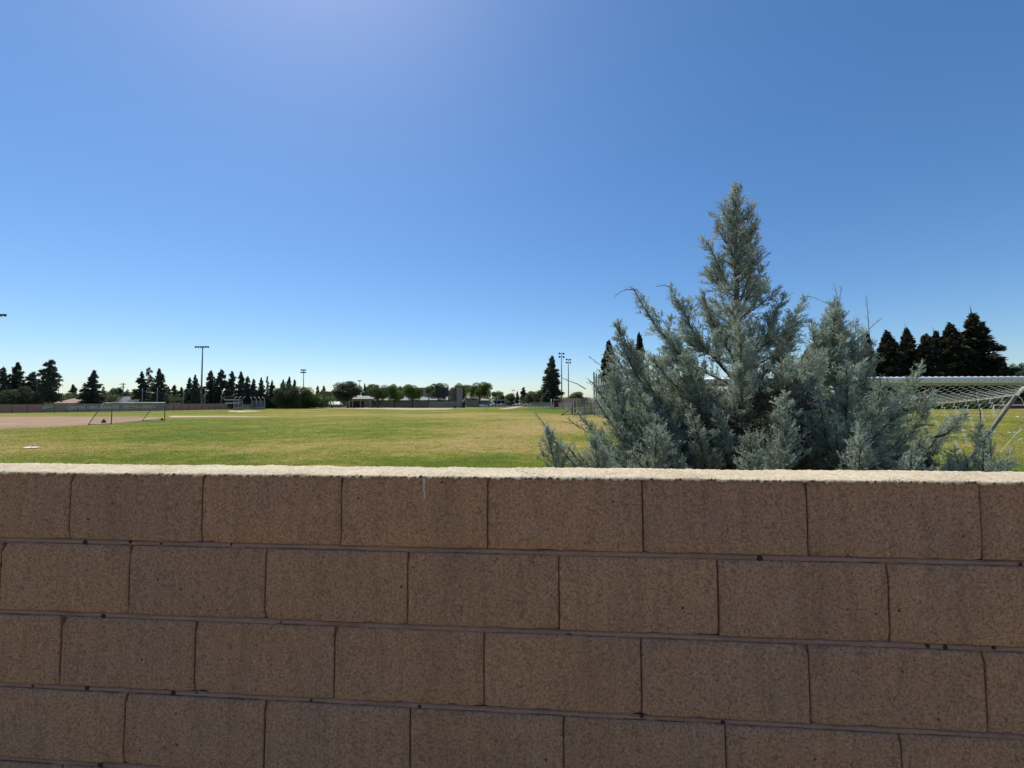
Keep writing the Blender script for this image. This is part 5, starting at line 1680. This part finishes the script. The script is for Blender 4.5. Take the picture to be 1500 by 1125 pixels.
# carport
D = 195
rt = empty('carport', flat(P(731, 597, D)), 0, 'flat grey carport roof over deep shade behind the silver sedan', 'carport')
z = P(731, 585.2, D).z
MB().box(X_at(722, D), X_at(740, D), D, D + 12, z - .5, z).build('roof', M['stucco'], rt)
for a in (722.6, 728, 734, 739.4):
    for yy in (D + .4, D + 11.5):
        MB().box(X_at(a, D) - .1, X_at(a, D) + .1, yy - .1, yy + .1, 0, z - .503).build('column', M['steel'], rt)
MB().box(X_at(722, D), X_at(740, D), D + 11.7, D + 12, 0, z - .503).build('wall', M['dark_open'], rt)  # near-black back panel stands for the deep shade under the roof
b, x0, x1, ze = block_house('classroom_building', 741, 757, 589, 235, 8, 'school_wall', 'low dim building between carport and white pickup', ridge=586.5)
b, x0, x1, ze = block_house('classroom_building', 760, 780, 587.5, 225, 10, 'stucco', 'pale roofed building behind the white pickup', ridge=584)

# white canopies
for a, c, lab in ((452.8, 474.5, 'left white canopy tent'), (476.8, 497, 'right white canopy tent')):
    D = 165
    rt = empty('canopy', flat(P((a + c) / 2, 597, D)), 0, lab + ' left of the oak trunk', 'canopy', 'white canopies left of the oak')
    x0, x1 = X_at(a, D), X_at(c, D)
    ze, zt = P(a, 592.4, D).z, P(a, 588.3, D).z
    m = MB(); v = [(x0, D, ze), (x1, D, ze), (x1, D + 4, ze), (x0, D + 4, ze), (x0 + .5, D + 2, zt), (x1 - .5, D + 2, zt)]
    m.v = v + [(p[0], p[1], p[2] - .25) for p in v[:4]]
    m.f = [(0, 1, 5, 4), (1, 2, 5), (2, 3, 4, 5), (3, 0, 4), (6, 7, 1, 0), (7, 8, 2, 1), (8, 9, 3, 2), (9, 6, 0, 3)]
    m.build('canopy_top', M['canvas'], rt)
    for k in range(4):
        for yy in (D + .1, D + 3.9):
            xx = x0 + .1 + (x1 - x0 - .2) * k / 3
            MB().box(xx - .04, xx + .04, yy - .04, yy + .04, 0, ze - .01).build('leg', M['steel'], rt)
    MB().box(x0 + .5, x1 - .3, D + 3.0, D + 3.3, 0.25, 1.15).build('bench', M['red_paint' if a < 460 else 'grey_wall'], rt)
# dark bins along the dirt strip
for px, D, lab in ((486, 158, 'dark bin in front of the right canopy'), (518.5, 157, 'dark bin nearest the oak trunk'), (524.5, 157, 'dark bin, middle of three right of the oak'),
                   (531, 157, 'dark bin, right of three beyond the oak'), (666, 140, 'dark bin in front of the concrete slab')):
    p = flat(P(px, 598, D))
    rt = empty('trash_bin', p, 0, lab, 'bin', 'dark bins along the field edge')
    MB().tube([p, p + Vector((0, 0, .9))], [.34, .40], 10).build('body', M['bin'], rt, True)
    MB().tube([p + Vector((0, 0, .903)), p + Vector((0, 0, 1.05))], [.43, .2], 10).build('lid', M['bin'], rt, True)

# ------------------------------------------------------------ dugout by the pine
D = 122
x0, x1 = X_at(812, D), X_at(820.5, D)
zt = P(816, 584.2, D).z
rt = empty('dugout', ((x0 + x1) / 2, D, 0), 0, 'small maroon dugout beside the big pine trunk', 'dugout')
MB().box(x0, x1, D + .2, D + 2.2, 0.5, zt - .5).build('wall', M['maroon'], rt)
MB().box(x0 - .2, x1 + .3, D, D + 2.5, zt - .497, zt).build('roof', M['school_wall'], rt)
for xx in (x0 + .1, x1 - .1):
    MB().box(xx - .08, xx + .08, D + .02, D + .18, 0, zt - .5).build('post', M['maroon'], rt)
MB().box(x0, x1, D + .1, D + .5, .42, .497).build('bench', M['stucco'], rt)
# pink wall right of it
rt = empty('outfield_wall', flat(P(838, 598, 118)), 0, 'faded pink wall between the dugout and the cypress', 'wall')
MB().slab(flat(P(821.5, 598, 122)), flat(P(850, 598, 112)), 0.5, P(835, 583.5, 118).z, 0.15).build('panel', M['screen_pink'], rt)
MB().slab(flat(P(821.5, 598, 122)), flat(P(850, 598, 112)), 0.0, 0.45, 0.25).build('base', M['pale_dirt'], rt)
# white signpost left of the pine
pole(807.5, 584.5, 118, 0.12, 'short pale post left of the dugout', name='marker_post', m='white')

# tall barrier of grey posts right of the poles
rt = empty('net_barrier', flat(P(878, 600, 60)), 0, 'row of tall grey barrier posts at the left edge of the tall cypress', 'barrier')
for k in range(7):
    t_ = k / 6
    px = 870.5 + 21 * t_; Dk = 58 + 18 * t_
    yt = 545 + 9 * t_ ** .8
    MB().box(X_at(px, Dk) - .085, X_at(px, Dk) + .085, Dk - .1, Dk + .1, 0, P(px, yt, Dk).z).build('post', M['slab'], rt)
MB().tube([P(870.5, 573, 58), P(896.5, 575, 76)], 0.06, 5).build('rail', M['maroon'], rt, True)
MB().slab(flat(P(870.5, 600, 58)), flat(P(896.5, 600, 76)), P(870, 590, 58).z, P(870, 547, 58).z - .3, 0.02).build('netting', M['chain'], rt)

# ------------------------------------------------------------ beyond the near goal
rt = empty('perimeter_wall', Vector((120, 108, 0)), 0, 'long red brown wall in the shade beneath the dark conifers', 'wall')
MB().slab(Vector((124, 106, 0)), Vector((330, 106, 0)), 0, 1.9, 0.3).build('wall', M['brown_wall'], rt)
rt = empty('rail_fence', Vector((120, 91, 0)), 0, 'low white rail at the edge of the running track', 'fence')
MB().tube([(108, 92, 0.95), (300, 92, 0.95)], 0.09, 6).build('rail', M['white'], rt, True)
for k in range(20):
    MB().box(107.95 + k * 10, 108.1 + k * 10, 91.95, 92.07, 0, .86).build('post', M['white'], rt)
b, x0, x1, ze = block_house('clubhouse', 1476, 1500, 556, 128, 10, 'school_wall', 'pale roofed building peeking out at the right edge above the crossbar', ridge=547, roof_m='canvas')
